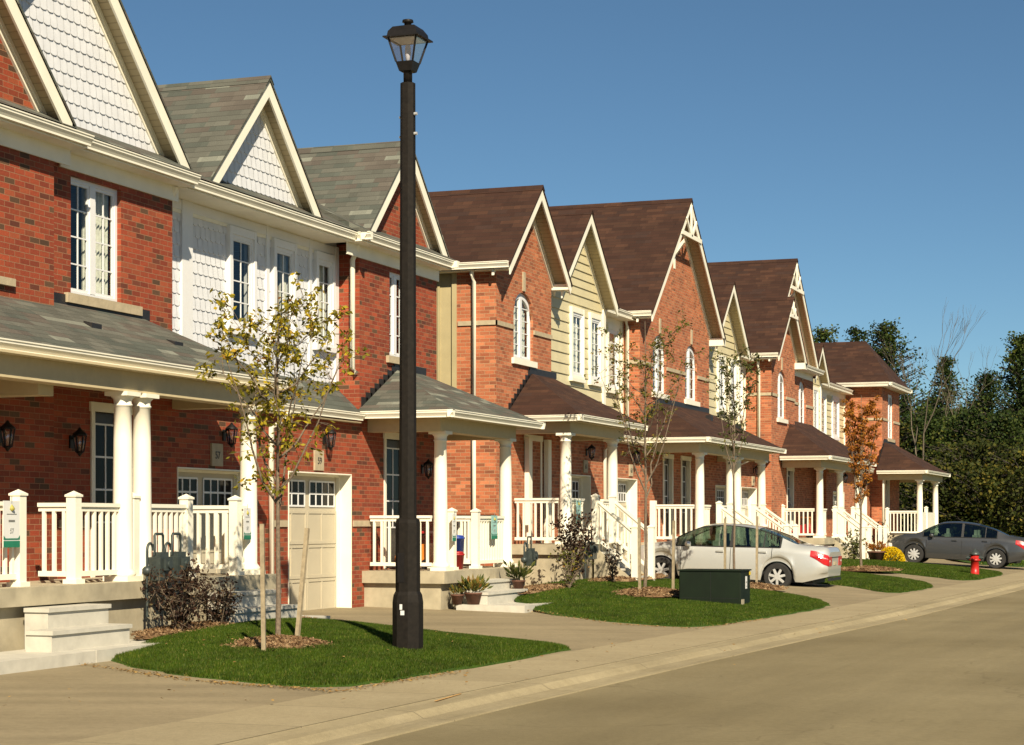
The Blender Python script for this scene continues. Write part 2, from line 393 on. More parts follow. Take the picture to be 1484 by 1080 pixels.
g = MB(); strip(g, lambda S: (S,-24,-.12), lambda S: (S, inner(S)-1.72, -.075), SS); g.build('road', M['asphalt'], kind='structure')
g = MB()
strip(g, lambda S: (S, inner(S)-1.74, -.10), lambda S: (S, inner(S)-1.73, -.062), SS)
strip(g, lambda S: (S, inner(S)-1.73, -.066), lambda S: (S, inner(S)-1.45, -.060), SS)
strip(g, lambda S: (S, inner(S)-1.45, -.060), lambda S: (S, inner(S)-1.36, -.008), SS)
strip(g, lambda S: (S, inner(S)-1.36, -.008), lambda S: (S, inner(S)-1.13, .004), SS)
strip(g, lambda S: (S, inner(S)-1.13, .004), lambda S: (S, inner(S)-1.12, -.04), SS)
g.build('kerb', M['kerb'], kind='structure')
g = MB(); strip(g, lambda S: (S, inner(S)-1.10, -.03), lambda S: (S, inner(S)-1.085, .006), SS)
strip(g, lambda S: (S, inner(S)-1.09, .006), lambda S: (S, inner(S)+.0, .006), SS)
strip(g, lambda S: (S, inner(S)+.0, .006), lambda S: (S, inner(S)+.01, -.03), SS); g.build('sidewalk', M['sidewalk'], kind='structure')
g = MB()
SY = [i*1.0-30 for i in range(0, 131)]
for a, b in zip(SY, SY[1:]):
    ps = [0.012, 1.5, 3, 4.5, 6, 7, 8.5, 12, 18]
    for p, q in zip(ps, ps[1:]):
        V = [(S, inner(S)+t, yard(S, inner(S)+t)+.001) for (S, t) in ((a, p), (b, p), (b, q), (a, q))]
        g.face(V, uv=[(v[0], v[1]) for v in V])
g.build('driveway', M['driveway'], kind='structure')

# ---- lawns (star shaped patches with a mounded centre)
def chaikin(pts, n=2):
    for _ in range(n):
        o = []
        for i in range(len(pts)):
            a, b = Vector(pts[i]), Vector(pts[(i+1) % len(pts)])
            o += [a.lerp(b, .2), a.lerp(b, .8)]
        pts = o
    return pts
def lawn(pts, bump, nblade, hb=.045, seed=1, wscale=1.0, smooth=2):
    rnd = random.Random(seed)
    pts = [Vector((p[0], p[1], p[2])) for p in pts]; pts = chaikin(pts, smooth)
    # subdivide + jitter edges
    q = []
    for i in range(len(pts)):
        a, b = pts[i], pts[(i+1) % len(pts)]; n = max(1, int((b-a).length/.25))
        for k in range(n):
            v = a.lerp(b, k/n); v = v + Vector((rnd.uniform(-.045,.045), rnd.uniform(-.045,.045), 0)); q.append(v)
    c = sum(q, Vector())/len(q)
    def at(i, t):
        a = q[i % len(q)]; v = c.lerp(a, t)
        z = c.z*(1-t)+a.z*t + bump*(1-t**2.5) ; 
        if t > .985: z = a.z-.03
        return Vector((v.x, v.y, z+.02))
    mb = MB(); ts = [0, .25, .5, .7, .85, .94, .98, 1.0]
    for i in range(len(q)):
        mb.face([at(i,0), at(i,ts[1]), at(i+1,ts[1])], True)
        for s, t in zip(ts[1:], ts[2:]): mb.face([at(i,s), at(i,t), at(i+1,t), at(i+1,s)], True)
    # blades
    areas = [abs((q[i].x-c.x)*(q[(i+1)%len(q)].y-c.y)-(q[(i+1)%len(q)].x-c.x)*(q[i].y-c.y)) for i in range(len(q))]
    cum = []; s = 0
    for a in areas: s += a; cum.append(s)
    import bisect
    bl = MB()
    V, F = bl.v, bl.f
    for _ in range(nblade):
        i = bisect.bisect(cum, rnd.random()*s); i = min(i, len(q)-1)
        t = sqrt(rnd.random()); f = rnd.random()
        p = at(i, t*.995).lerp(at(i+1, t*.995), f)
        a = rnd.random()*2*pi; h = hb*rnd.uniform(.6, 1.35); wd = .006*wscale*rnd.uniform(.7, 1.4)
        dx, dy = cos(a), sin(a); lean = rnd.uniform(.1, .7)*h; la = rnd.random()*2*pi
        k = len(V); tip = Vector((p.x+cos(la)*lean, p.y+sin(la)*lean, p.z+h))
        V += [Vector((p.x-dx*wd, p.y-dy*wd, p.z-.004)), Vector((p.x+dx*wd, p.y+dy*wd, p.z-.004)), tip]
        F.append((k, k+1, k+2)); bl.sm.append(False); bl.uv += [(0,0),(1,0),(.5,1)]
    return mb, bl
LAWNS = [
 ([(17.9,11.2,.08),(16.75,9.3,.02),(16.5,7.85,0),(19,7.62,0),(21.2,7.56,0),(23.0,7.52,0),(23.35,8.6,.05),(23.7,10.2,.14),(24.0,11.4,.22),(22.6,11.75,.30),(19.9,11.65,.24)], .10, 240000, .032, .8),
 ([(30.6,11.0,.16),(29.6,10.1,.08),(28.4,8.7,.03),(27.9,7.35,0),(31,7.1,0),(36.3,6.82,0),(38.6,7.8,.06),(40.2,9.2,.14),(41.3,11.6,.34),(36,12.0,.44),(32.3,12.0,.36)], .02, 200000, .026, .9),
 ([(42.3,6.72,0),(48.2,6.58,0),(51.2,7.6,.05),(53.2,9.2,.14),(54.2,11.8,.34),(48.5,12.1,.40),(46.3,12,.38),(45.9,9.5,.14),(45.4,8.3,.06)], .04, 90000, .03, 1.3),
 ([(52.3,6.4,0),(60.3,6.2,0),(62.4,7.0,.04),(64.2,8.4,.1),(64.4,10.5,.26),(62.0,12,.40),(58.5,12.1,.40),(56.6,9.6,.16),(54.6,7.8,.05)], .10, 90000, .034, 1.5),
 ([(68.6,6.15,0),(84,6.15,0),(110,6.2,0),(150,8,.1),(150,30,.9),(95,24,.6),(83,16,.4),(82,11.5,.35),(72,9.5,.25),(69,8,.1)], .05, 30000, .07, 6),
]
for i, (pts, bump, nb, hb, ws) in enumerate(LAWNS):
    a, b = lawn(pts, bump, nb, hb, seed=i+3, wscale=ws)
    a.build('lawn_ground', M['turf'], kind='structure')
    o = b.build('grass', M['blade'], kind='stuff')
    o['label'] = ['short green grass around the lamp post', 'green grass around the green transformer box', 'green grass strip behind the silver car', 'green grass around the red hydrant', 'green grass beyond the dark car'][i]; o['category'] = 'grass'
# leaf litter along lawn edges
def litter(cx_, pts, n, seed, mat, size, spread, name, label):
    rnd = random.Random(seed); mb = MB()
    for _ in range(n):
        i = rnd.randrange(len(pts)-1); t = rnd.random(); a, b = Vector(pts[i]), Vector(pts[i+1]); p = a.lerp(b, t)
        p = p + Vector((rnd.gauss(0, spread), rnd.gauss(0, spread), 0)); z = p.z + rnd.uniform(.008, .02)
        a1 = rnd.random()*pi; s = size*rnd.uniform(.5, 1.3); d = Vector((cos(a1)*s, sin(a1)*s, rnd.uniform(-.3,.3)*s)); e = Vector((-sin(a1)*s*.5, cos(a1)*s*.5, rnd.uniform(-.3,.3)*s))
        q = Vector((p.x, p.y, z)); mb.face([q-d, q-e, q+d, q+e])
    o = mb.build(name, mat, kind='stuff'); o['label'] = label; o['category'] = 'leaves'; return o
litter(0, [(17.6,11.3,.09),(16.6,9.3,.035),(16.35,7.7,.006),(19,7.5,.006)], 900, 5, M['dry_leaf'], .018, .06, 'fallen_leaves', 'dry leaf litter along the front edge of the nearest lawn')
litter(0, [(13.5,10,.07),(16,8.5,.03),(19,7.0,.006),(24,6.7,.006),(30,6.2,.006),(36,6,.006)], 110, 6, M['dry_leaf'], .022, .7, 'fallen_leaves', 'few dry leaves scattered on the pavement')
litter(0, [(17.8,9.5,.16),(21,8.6,.17),(22.5,9.2,.2),(19,10.8,.27),(17.8,9.6,.16)], 90, 9, M['dry_leaf'], .022, .45, 'fallen_leaves', 'dry leaves scattered over the nearest lawn')
litter(0, [(30.3,10.9,.13),(28.2,8.7,.03),(27.8,7.3,.006),(31,7.0,.006)], 500, 8, M['dry_leaf'], .018, .06, 'fallen_leaves', 'dry leaf litter edging the lawn with the transformer')

# ---- mulch
def mulch(c, rx, ry, h, n, seed, label, chip=.022):
    rnd = random.Random(seed); mb = MB(); N = 28; rings = [0, .3, .6, .85, 1.0]
    jit = [1+rnd.uniform(-.13,.13) for _ in range(N)]
    def at(k, t):
        a = 2*pi*k/N; j = jit[k % N]; return Vector((c[0]+rx*t*j*cos(a), c[1]+ry*t*j*sin(a), c[2]+h*(1-t**1.7)-(.03 if t==1 else 0)))
    for k in range(N):
        mb.face([at(k,0), at(k,.3), at(k+1,.3)], True)
        for s, t in zip(rings[1:], rings[2:]): mb.face([at(k,s), at(k,t), at(k+1,t), at(k+1,s)], True)
    for _ in range(n):
        a = rnd.random()*2*pi; t = sqrt(rnd.random())*1.03; k = int(a/(2*pi)*N) % N; j = jit[k]
        p = Vector((c[0]+rx*t*j*cos(a), c[1]+ry*t*j*sin(a), c[2]+h*(1-min(1,t)**1.7)+rnd.uniform(.0,.02)))
        d = Vector((rnd.gauss(0,1), rnd.gauss(0,1), rnd.gauss(0,.5))).normalized()*chip*rnd.uniform(.6,1.6)
        e = Vector((rnd.gauss(0,1), rnd.gauss(0,1), rnd.gauss(0,.7))).normalized()*chip*.5
        mb.face([p-d, p-e, p+d, p+e])
    o = mb.build('mulch', M['chip'], kind='stuff'); o['label'] = label; o['category'] = 'mulch'; return o
mulch((19.6,9.95,.19), .62, .62, .10, 2600, 1, 'ring of wood mulch around the nearest young tree')
mulch((21.7,11.75,.27), 2.1, .48, .07, 5000, 2, 'mulch bed under the dark purple bush')
mulch((34.6,10.0,.26), .95, .75, .10, 2000, 3, 'ring of mulch around the staked tree left of the transformer', .03)
mulch((33.6,11.7,.36), 2.3, .35, .06, 2200, 4, 'mulch bed beside the precast steps of the third house', .03)
mulch((38.6,11.6,.42), 2.6, .4, .06, 1500, 5, 'mulch bed at the foot of the wooden stairs', .03)
mulch((40.6,9.6,.18), .9, .8, .10, 1200, 6, 'mulch mound beside the silver car rear wheel', .035)
mulch((55.3,9.6,.24), 1.0, .9, .08, 900, 7, 'ring of mulch under the orange tree', .04)

# ================================================================ building parts
def wall_y(mb, s0, s1, z0, z1, P, ops=(), rev=.11, top=None):
    """front wall (facing -Y) with openings (a,b,c,d[,arch])"""
    xs = sorted(set([s0, s1] + [max(s0,min(s1,o[k])) for o in ops for k in (0,1)]))
    zs = sorted(set([z0, z1] + [max(z0,min(z1,o[k])) for o in ops for k in (2,3)]))
    for a, b in zip(xs, xs[1:]):
        for c, d in zip(zs, zs[1:]):
            mx, mz = (a+b)/2, (c+d)/2
            if any(o[0] < mx < o[1] and o[2] < mz < o[3] for o in ops): continue
            mb.face([(a,P,c),(b,P,c),(b,P,d),(a,P,d)])
    for o in ops:
        a, b, c, d = o[:4]; ar = o[4] if len(o) > 4 else 0; q = P+rev
        mb.face([(a,P,c),(a,P,d),(a,q,d),(a,q,c)]); mb.face([(b,P,c),(b,q,c),(b,q,d),(b,P,d)])
        mb.face([(a,P,c),(a,q,c),(b,q,c),(b,P,c)])
        if ar:
            N = 10; pts = [(a+(b-a)*i/N, d-ar+ar*sqrt(max(0, 1-(2*i/N-1)**2))) for i in range(N+1)]
            for (x0, y0), (x1, y1) in zip(pts, pts[1:]):
                mb.face([(x0,P,y0),(x1,P,y1),(x1,P,d),(x0,P,d)]); mb.face([(x0,P,y0),(x0,q,y0),(x1,q,y1),(x1,P,y1)])
        else: mb.face([(a,P,d),(b,P,d),(b,q,d),(a,q,d)])
def wall_x(mb, S, p0, p1, z0, z1, flip=False):
    mb.face([(S,p1,z0),(S,p0,z0),(S,p0,z1),(S,p1,z1)])
def box_part(name, mat, par, *bx):
    for b in bx:
        mb = MB(); mb.box(*b); o = mb.build(name, mat, par)
    return o
def gutter(mb, a, b, out, h=.125, d=.12):
    """ogee gutter from a to b (top outer edge height = z), out = outward unit vector"""
    a, b, out = Vector(a), Vector(b), Vector(out)
    prof = [(-.0,0),(0,-.015),(-.012,-.02),(-.012,-.045),(-.035,-.075),(-.05,-.10),(-.05,-h),(-d-.0,-h),(-d,0)]
    P = [a + out*x + Vector((0,0,z)) for x, z in prof]; Q = [b + out*x + Vector((0,0,z)) for x, z in prof]
    for k in range(len(P)-1): mb.face([P[k], P[k+1], Q[k+1], Q[k]])
    mb.face(P); mb.face(Q[::-1])
def window(par, s0, s1, z0, z1, P, mull=True, cols=2, rows=4, arch=0, curtain=.5, rev=.06, seed=0, sill=None):
    """upright window unit in the wall plane facing -Y"""
    y = P+rev; t = .055; fr = MB()
    fr.box(s0, s0+t, y, y+.06, z0, z1); fr.box(s1-t, s1, y, y+.06, z0, z1); fr.box(s0+t, s1-t, y, y+.06, z0, z0+t)
    if not arch: fr.box(s0+t, s1-t, y, y+.06, z1-t, z1)
    else:
        N = 12; o = [(s0+(s1-s0)*i/N, z1-arch+arch*sqrt(max(0,1-(2*i/N-1)**2))) for i in range(N+1)]
        for (x0, q0), (x1, q1) in zip(o, o[1:]):
            fr.prism([(x0,y,q0-.12),(x1,y,q1-.12),(x1,y,q1),(x0,y,q0)], (0,.06,0))
    secs = [(s0+t, s1-t)]
    if mull:
        m = (s0+s1)/2; fr.box(m-.06, m+.06, y-.004, y+.056, z0+t, z1-t); secs = [(s0+t, m-.06), (m+.06, s1-t)]
    o = fr.build('window', M['white_frame'], par)
    pn = MB(); mu = MB()
    for a, b in secs:
        s = .035
        mu.box(a, a+s, y+.012, y+.045, z0+t, z1-t); mu.box(b-s, b, y+.012, y+.045, z0+t, z1-t)
        mu.box(a+s, b-s, y+.012, y+.045, z0+t, z0+t+s); mu.box(a+s, b-s, y+.012, y+.045, z1-t-s, z1-t)
        for i in range(1, cols):
            x = a+(b-a)*i/cols; mu.box(x-.009, x+.009, y+.022, y+.036, z0+t+s, z1-t-s)
        for j in range(1, rows):
            z = z0+t+(z1-z0-2*t)*j/rows; mu.box(a+s, b-s, y+.020, y+.034, z-.009, z+.009)
        pn.face([(a+s,y+.032,z0+t+s),(b-s,y+.032,z0+t+s),(b-s,y+.032,z1-t-s),(a+s,y+.032,z1-t-s)])
    mu.build('muntin', M['white_frame'], o); pn.build('pane', M['glass'], o)
    rnd = random.Random(seed*7+3)
    if curtain > 0:
        cu = MB(); N = 30; wd = (s1-s0-2*t)
        for (a, b) in ((s0+t, s0+t+wd*curtain*.35), (s1-t-wd*curtain, s1-t)):
            for i in range(N):
                x0, x1 = lerp(a,b,i/N), lerp(a,b,(i+1)/N)
                y0, y1 = y+.13+.03*sin(i*1.6), y+.13+.03*sin((i+1)*1.6)
                cu.face([(x0,y0,z0+.02),(x1,y1,z0+.02),(x1,y1,z1-.04),(x0,y0,z1-.04)], True)
        cu.build('curtain', M['curtain'], o)
    return o
def siding_window(par, s0, s1, z0, z1, P, cm='white_frame', **kw):
    """window with wide cream casing standing on siding"""
    mb = MB(); w_ = .075; pr = P-.085
    mb.box(s0-w_, s0, pr, P+.05, z0-.05, z1+.12); mb.box(s1, s1+w_, pr, P+.05, z0-.05, z1+.12)
    mb.box(s0, s1, pr+.003, P+.05, z1, z1+.12); mb.box(s0-w_-.03, s1+w_+.03, pr-.02, P+.05, z0-.13, z0-.05)
    mb.box(s0, s1, pr+.003, P+.05, z0-.05, z0)
    mb.build('casing', M[cm], par)
    return window(par, s0, s1, z0, z1, P, rev=-.06, **kw)
def scales(mb, s0, s1, z0, z1, P, inside, w_=.15, h=.172):
    """rows of round bottomed fish-scale shingles, real geometry"""
    j = 0; z = z0
    while z < z1:
        zt = min(z+h*1.15, z1+.1); off = (j % 2)*w_/2; x = s0-off
        while x < s1:
            a, b = x, x+w_
            if inside((a+b)/2, z+h*.5, w_/2, h/2):
                r = w_/2; pts = [(a+.004, zt)]
                for i in range(7):
                    t = pi*i/6; pts.append(((a+b)/2 - (r-.004)*cos(t), z+r*.5-r*.5*sin(t)**.7))
                pts.append((b-.004, zt))
                f = [(px, P-.005-.016*(zt-pz)/(zt-z), pz) for px, pz in pts]
                mb.face(f[::-1] if False else f)
                for q0, q1 in zip(f[1:-1], f[2:-1]):
                    mb.face([q0, (q0[0],P,q0[2]), (q1[0],P,q1[2]), q1])
            x += w_
        z += h; j += 1
def laps(mb, z0, z1, P, span, h=.19, holes=()):
    z = z0
    while z < z1-.01:
        zt = min(z+h, z1); a0, b0 = span(z); a1, b1 = span(zt)
        hs = sorted(q for q in holes if q[2]-.02 < (z+zt)/2 < q[3]+.02 and a0 < q[0] and q[1] < b0)
        if hs:
            x = a0
            for q in hs+[(b0, b0)]:
                mb.face([(x,P-.030,z),(q[0],P-.030,z),(q[0],P-.004,zt),(x,P-.004,zt)]); mb.face([(x,P-.030,z),(x,P,z),(q[0],P,z),(q[0],P-.030,z)]); x = q[1]
            z += h; continue
        if b0-a0 > .02:
            if b1 < a1: a1 = b1 = (a1+b1)/2
            mb.face([(a0,P-.030,z),(b0,P-.030,z),(b1,P-.004,zt),(a1,P-.004,zt)])
            mb.face([(a0,P-.030,z),(a0,P,z),(b0,P,z),(b0,P-.030,z)])
        z += h
def gable(par, sc, half, zb, slope, Pf, Pb, shin, Pw=None, wallm=None, kind='brick', zw=None, wallname='gable_wall', fas=.17, truss=False, ret=False):
    """front gable: roof prism, fascia boards, soffit and the triangular wall"""
    za = zb+half*slope; ln = sqrt(1+slope*slope)
    L = lambda off, x, z: (x, off, z)
    rf = MB(); th = .05
    for sg in (-1, 1):
        e = (sc+sg*(half+.06), zb-.06*slope); a = (sc, za)
        rf.face([(e[0],Pf-.02,e[1]),(a[0],Pf-.02,a[1]),(a[0],Pb,a[1]),(e[0],Pb,e[1])] if sg < 0 else [(a[0],Pf-.02,a[1]),(e[0],Pf-.02,e[1]),(e[0],Pb,e[1]),(a[0],Pb,a[1])])
        rf.face([(e[0],Pf-.02,e[1]),(a[0],Pf-.02,a[1]),(a[0],Pf-.02,a[1]-th),(e[0],Pf-.02,e[1]-th)])
        rf.face([(e[0],Pf-.02,e[1]-th),(e[0],Pb,e[1]-th),(e[0],Pb,e[1]),(e[0],Pf-.02,e[1])])
    r = rf.build('roof', shin, par)
    rc = MB(); rc.prism([(sc-.11,Pf-.03,za-.11*slope+.012),(sc,Pf-.03,za+.03),(sc+.11,Pf-.03,za-.11*slope+.012),(sc,Pf-.03,za+.002)], (0, Pb-Pf, 0)); rc.build('ridge_cap', shin, r)
    # fascia + soffit
    fb = MB(); v = fas*ln
    for sg in (-1, 1):
        e = (sc+sg*half, zb-th); a = (sc, za-th)
        fb.prism([(e[0],Pf,e[1]),(a[0],Pf,a[1]),(a[0],Pf,a[1]-v),(e[0],Pf,e[1]-v)], (0,.03,0))
    fb.build('fascia', M['trim'], par)
    Pw_ = Pw if Pw else Pf+.45
    sf = MB(); dz = th+.035
    for sg in (-1, 1):
        sf.face([(sc+sg*half,Pf+.03,zb-dz-.03),(sc,Pf+.03,za-dz-.03),(sc,Pw_+.02,za-dz-.03),(sc+sg*half,Pw_+.02,zb-dz-.03)])
        sf.face([(sc+sg*(half-.0),Pw_+.02,zb-dz-.03),(sc,Pw_+.02,za-dz-.03),(sc,Pb,za-dz-.03),(sc+sg*half,Pb,zb-dz-.03)])
    # side eave end
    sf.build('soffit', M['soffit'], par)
    if Pw:
        zt = za-dz-.035; hb = half; zw = zw if zw is not None else zb
        # rake trim along wall
        rt = MB()
        for sg in (-1, 1):
            e = (sc+sg*half, zb-dz-.035); a = (sc, zt)
            rt.prism([(e[0],Pw-.035,e[1]),(a[0],Pw-.035,a[1]),(a[0],Pw-.035,a[1]-.12*ln),(e[0],Pw-.035,e[1]-.12*ln)], (0,.05,0))
            rt.prism([(e[0],Pw-.05,e[1]+.01),(a[0],Pw-.05,a[1]+.01),(a[0],Pw-.05,a[1]-.05*ln),(e[0],Pw-.05,e[1]-.05*ln)], (0,.014,0))
        rt.build('rake_trim', M['trim'], par)
        wb = MB()
        hw = (zt-zw)/slope
        wb.face([(sc-hw,Pw,zw),(sc+hw,Pw,zw),(sc,Pw,zt)])
        if kind == 'scale':
            scales(wb, sc-hw, sc+hw, zw, zt, Pw, lambda x, z, a, b: abs(x-sc)+a < (zt-z)/slope+.02)
        elif kind == 'lap':
            laps(wb, zw, zt-.1, Pw, lambda z: (sc-(zt-z)/slope+.02, sc+(zt-z)/slope-.02))
        wb.build(wallname, wallm, par)
    if truss:
        tb = MB(); h = half*slope*.27; zc = za-h-.10; x = h/slope+.02; y = Pf-.012
        tb.bar((sc-x,y,zc),(sc+x,y,zc), .04, .11, (0,1,0) if False else (0,0,1))
        tb.bar((sc,y,zc),(sc,y,za-.15), .04, .10, (1,0,0)); tb.bar((sc,y+.002,zc-.02),(sc-x*.5,y+.002,zc+h*.5), .04, .09, (0,0,1)); tb.bar((sc,y+.003,zc-.02),(sc+x*.5,y+.003,zc+h*.5), .04, .09, (0,0,1))
        tb.build('gable_truss', M['trim'], par)
        bb = MB(); bz = za-half*slope*.40
        bb.prism([(sc-.05,Pw,bz+.05),(sc-.05,Pw-.22,bz+.28),(sc-.05,Pw-.22,bz+.18),(sc-.05,Pw,bz-.12)], (.1,0,0)); bb.build('bracket', M['trim'], par)
    return za
def eave_front(par, s0, s1, Pg, Pw, zg, zs=None, name='eave_gutter'):
    """street facing eave: gutter, soffit, frieze"""
    mb = MB(); gutter(mb, (s0,Pg,zg), (s1,Pg,zg), (0,-1,0)); o = mb.build('gutter', M['trim'], par)
    sf = MB(); zs = zg-.13
    sf.box(s0, s1, Pg+.10, Pw-.028, zs-.02, zs); sf.box(s0, s1, Pw-.028, Pw+.0-.004, zs-.22, zs-.003); sf.build('soffit', M['trim'], par)
def downspout(par, S, P, z0, z1, elbow=True, dx=.0, dy=-.28):
    mb = MB(); w_ = .075
    pts = [(S,P,z0+.12),(S,P,z1-.26)]
    if elbow: pts += [(S+dx*.9,P+dy*.9,z1-.11),(S+dx,P+dy,z1)]
    mb.tube([(S,P-.07,z0+.04)]+pts, w_*.6, 8); mb.build('downspout', M['trim'], par)
def column(par, S, P, z0, z1, r=.118):
    mb = MB(); h = z1-z0
    mb.box(S-.17,S+.17,P-.17,P+.17,z0,z0+.06)
    mb.lathe((S,P,z0), [(.155,.06),(.16,.09),(.14,.12),(r,.15),(r*1.01,h*.35),(r*.93,h*.75),(r*.86,h-.17),(r*.98,h-.165),(r*.98,h-.145),(r*.88,h-.14),(r*.92,h-.09),(.135,h-.06),(.14,h-.05)], 24)
    mb.box(S-.155,S+.155,P-.155,P+.155,z1-.05,z1); return mb.build('column', M['trim'], par)
def post(par, S, P, z0, h=1.05):
    mb = MB(); a = .062
    mb.box(S-.09,S+.09,P-.09,P+.09,z0,z0+.05); mb.box(S-a,S+a,P-a,P+a,z0+.05,z0+h-.06)
    mb.box(S-.075,S+.075,P-.075,P+.075,z0+h-.06,z0+h-.035)
    t = z0+h-.035; b = .07
    for q in (((-b,-b),(b,-b)),((b,-b),(b,b)),((b,b),(-b,b)),((-b,b),(-b,-b))):
        mb.face([(S+q[0][0],P+q[0][1],t),(S+q[1][0],P+q[1][1],t),(S,P,t+.045)])
    return mb.build('newel_post', M['trim'], par)
def railing(par, a, b, z0, z0b=None, h=.90, sp=.125):
    z0b = z0 if z0b is None else z0b
    mb = MB(); A, B = Vector((a[0],a[1],z0)), Vector((b[0],b[1],z0b)); L = (Vector((b[0],b[1],0))-Vector((a[0],a[1],0))).length
    mb.bar(A+Vector((0,0,h)), B+Vector((0,0,h)), .085, .045); mb.bar(A+Vector((0,0,h-.05)), B+Vector((0,0,h-.05)), .04, .05)
    mb.bar(A+Vector((0,0,.11)), B+Vector((0,0,.11)), .05, .06)
    n = max(1, int(L/sp))
    for i in range(n):
        p = A.lerp(B, (i+.5)/n); mb.box(p.x-.019,p.x+.019,p.y-.019,p.y+.019,p.z+.12,p.z+h-.05)
    return mb.build('railing', M['trim'], par)
def porch_roof(par, s0, s1, P0, Pw, z0, zt, shin, hl=True, hr=True, soff=True, flash=True):
    """lean-to roof with hipped ends; eave at P0,z0, top at wall Pw,zt"""
    run = Pw-P0; a = s0+(run if hl else 0); b = s1-(run if hr else 0)
    if a > b: a = b = (a+b)/2
    rf = MB()
    rf.face([(s0,P0,z0),(s1,P0,z0),(b,Pw,zt),(a,Pw,zt)])
    if hl: rf.face([(s0,Pw,z0),(s0,P0,z0),(a,Pw,zt)])
    if hr: rf.face([(s1,P0,z0),(s1,Pw,z0),(b,Pw,zt)])
    r = rf.build('porch_roof', shin, par)
    if flash:
        fl = MB(); fl.bar((a-.15 if hl else a,Pw-.012,zt+.05),(b+.15 if hr else b,Pw-.012,zt+.05), .02, .13, (0,0,1))
        n = 8
        if hl:
            for k in range(n):
                t0, t1 = k/n, (k+1)/n; x0, x1 = lerp(s0+.25,a,t0), lerp(s0+.25,a,t1); zz = lerp(z0+.12,zt,t1)
                fl.box(x0-.06, x1, Pw-.016, Pw-.002, lerp(z0,zt,t0), zz+.05)
        fl.build('flashing', M['flashing'], r)
    gt = MB(); gutter(gt, (s0-.05,P0-.05,z0+.005), (s1+.05,P0-.05,z0+.005), (0,-1,0), .12, .10)
    if hl: gutter(gt, (s0-.052,P0-.05,z0+.002), (s0-.052,Pw-.02,z0+.002), (-1,0,0), .12, .10)
    if hr: gutter(gt, (s1+.052,P0-.05,z0+.002), (s1+.052,Pw-.02,z0+.002), (1,0,0), .12, .10)
    gt.build('gutter', M['trim'], par)
def beam(par, s0, s1, Pc, Pw, zt, h=.24, left=True, right=True):
    mb = MB(); w_ = .13
    mb.box(s0,s1,Pc-w_,Pc+w_,zt-h,zt)
    if left: mb.box(s0,s0+2*w_,Pc+w_,Pw-.004,zt-h-.002,zt)
    if right: mb.box(s1-2*w_,s1,Pc+w_,Pw-.004,zt-h-.002,zt)
    # ceiling
    mb.box(s0-.22,s1+.22,Pc-.30,Pw-.004,zt+.001,zt+.03)
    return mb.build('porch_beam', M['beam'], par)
def slab(par, s0, s1, P0, Pw, zt, zg, ov=.05, cut=None):
    mb = MB(); mb.box(s0-ov,s1+ov,P0-ov,Pw,zt-.20,zt); mb.box(s0+.04,s1-.04,P0+.05,Pw,zg-.2,zt-.205)
    return mb.build('porch_slab', M['concrete'], par)
def steps(par, s0, s1, P0, zt, zg, n=2, run=.30, d='y'):
    """precast steps in front of a slab; top tread below slab level"""
    mb = MB(); rise = (zt-zg)/(n+1)
    for i in range(n):
        zz = zt-rise*(i+1); ex = .12*i
        mb.box(s0-ex*3.2, s1-ex*.4, P0-run*(i+1), P0-.01 if i == 0 else P0-run*i+.02, zg-.2 if True else 0, zz-.045)
        mb.box(s0-ex*3.2-.02, s1-ex*.4+.02, P0-run*(i+1)-.025, P0-.01 if i == 0 else P0-run*i+.002, zz-.045, zz)
    return mb.build('steps', M['step'], par)
def wall_lamp(par, S, P, z, face='y'):
    mb = MB(); c = (S, P-.13, z)
    mb.box(S-.04,S+.04,P-.02,P,z-.06,z+.10); mb.bar((S,P-.01,z+.05),(S,P-.13,z+.16),.02,.02)
    mb.lathe((S,P-.13,z), [(.01,.20),(.03,.17),(.09,.12),(.095,.10)], 8); mb.lathe((S,P-.13,z), [(.045,-.12),(.05,-.10),(.01,-.16)][::1], 8)
    for k in range(6):
        a = 2*pi*k/6; mb.bar((S+.05*cos(a),P-.13+.05*sin(a),z-.11),(S+.085*cos(a),P-.13+.085*sin(a),z+.11),.012,.012)
    o = mb.build('wall_lamp', M['black'], par)
    gm = MB(); gm.lathe((S,P-.13,z), [(.045,-.10),(.078,.10)], 12); gm.build('lamp_glass', M['lamp_glass'], o); return o
def plaque(par, S, P, z, txt, s=.16):
    mb = MB(); mb.box(S-s,S+s,P-.03,P,z-s,z+s); o = mb.build('number_plaque', M['stone'], par)
    text(txt, (S, P-.034, z-.055), .15, M['flashing'], o, 'number'); return o
def text(s, loc, size, mat, par, name, rx=90, rz=0, align='CENTER'):
    cu = bpy.data.curves.new(name, 'FONT'); cu.body = s; cu.size = size; cu.align_x = align; cu.extrude = .002
    t = bpy.data.objects.new(name, cu); C.objects.link(t)
    dg = bpy.context.evaluated_depsgraph_get(); me = bpy.data.meshes.new_from_object(t.evaluated_get(dg))
    bpy.data.objects.remove(t); me.materials.clear(); me.materials.append(mat)
    o = bpy.data.objects.new(name, me); C.objects.link(o); o.parent = par
    o.location = Vector(loc)-origin(par); o.rotation_euler = (R(rx), 0, R(rz)); return o
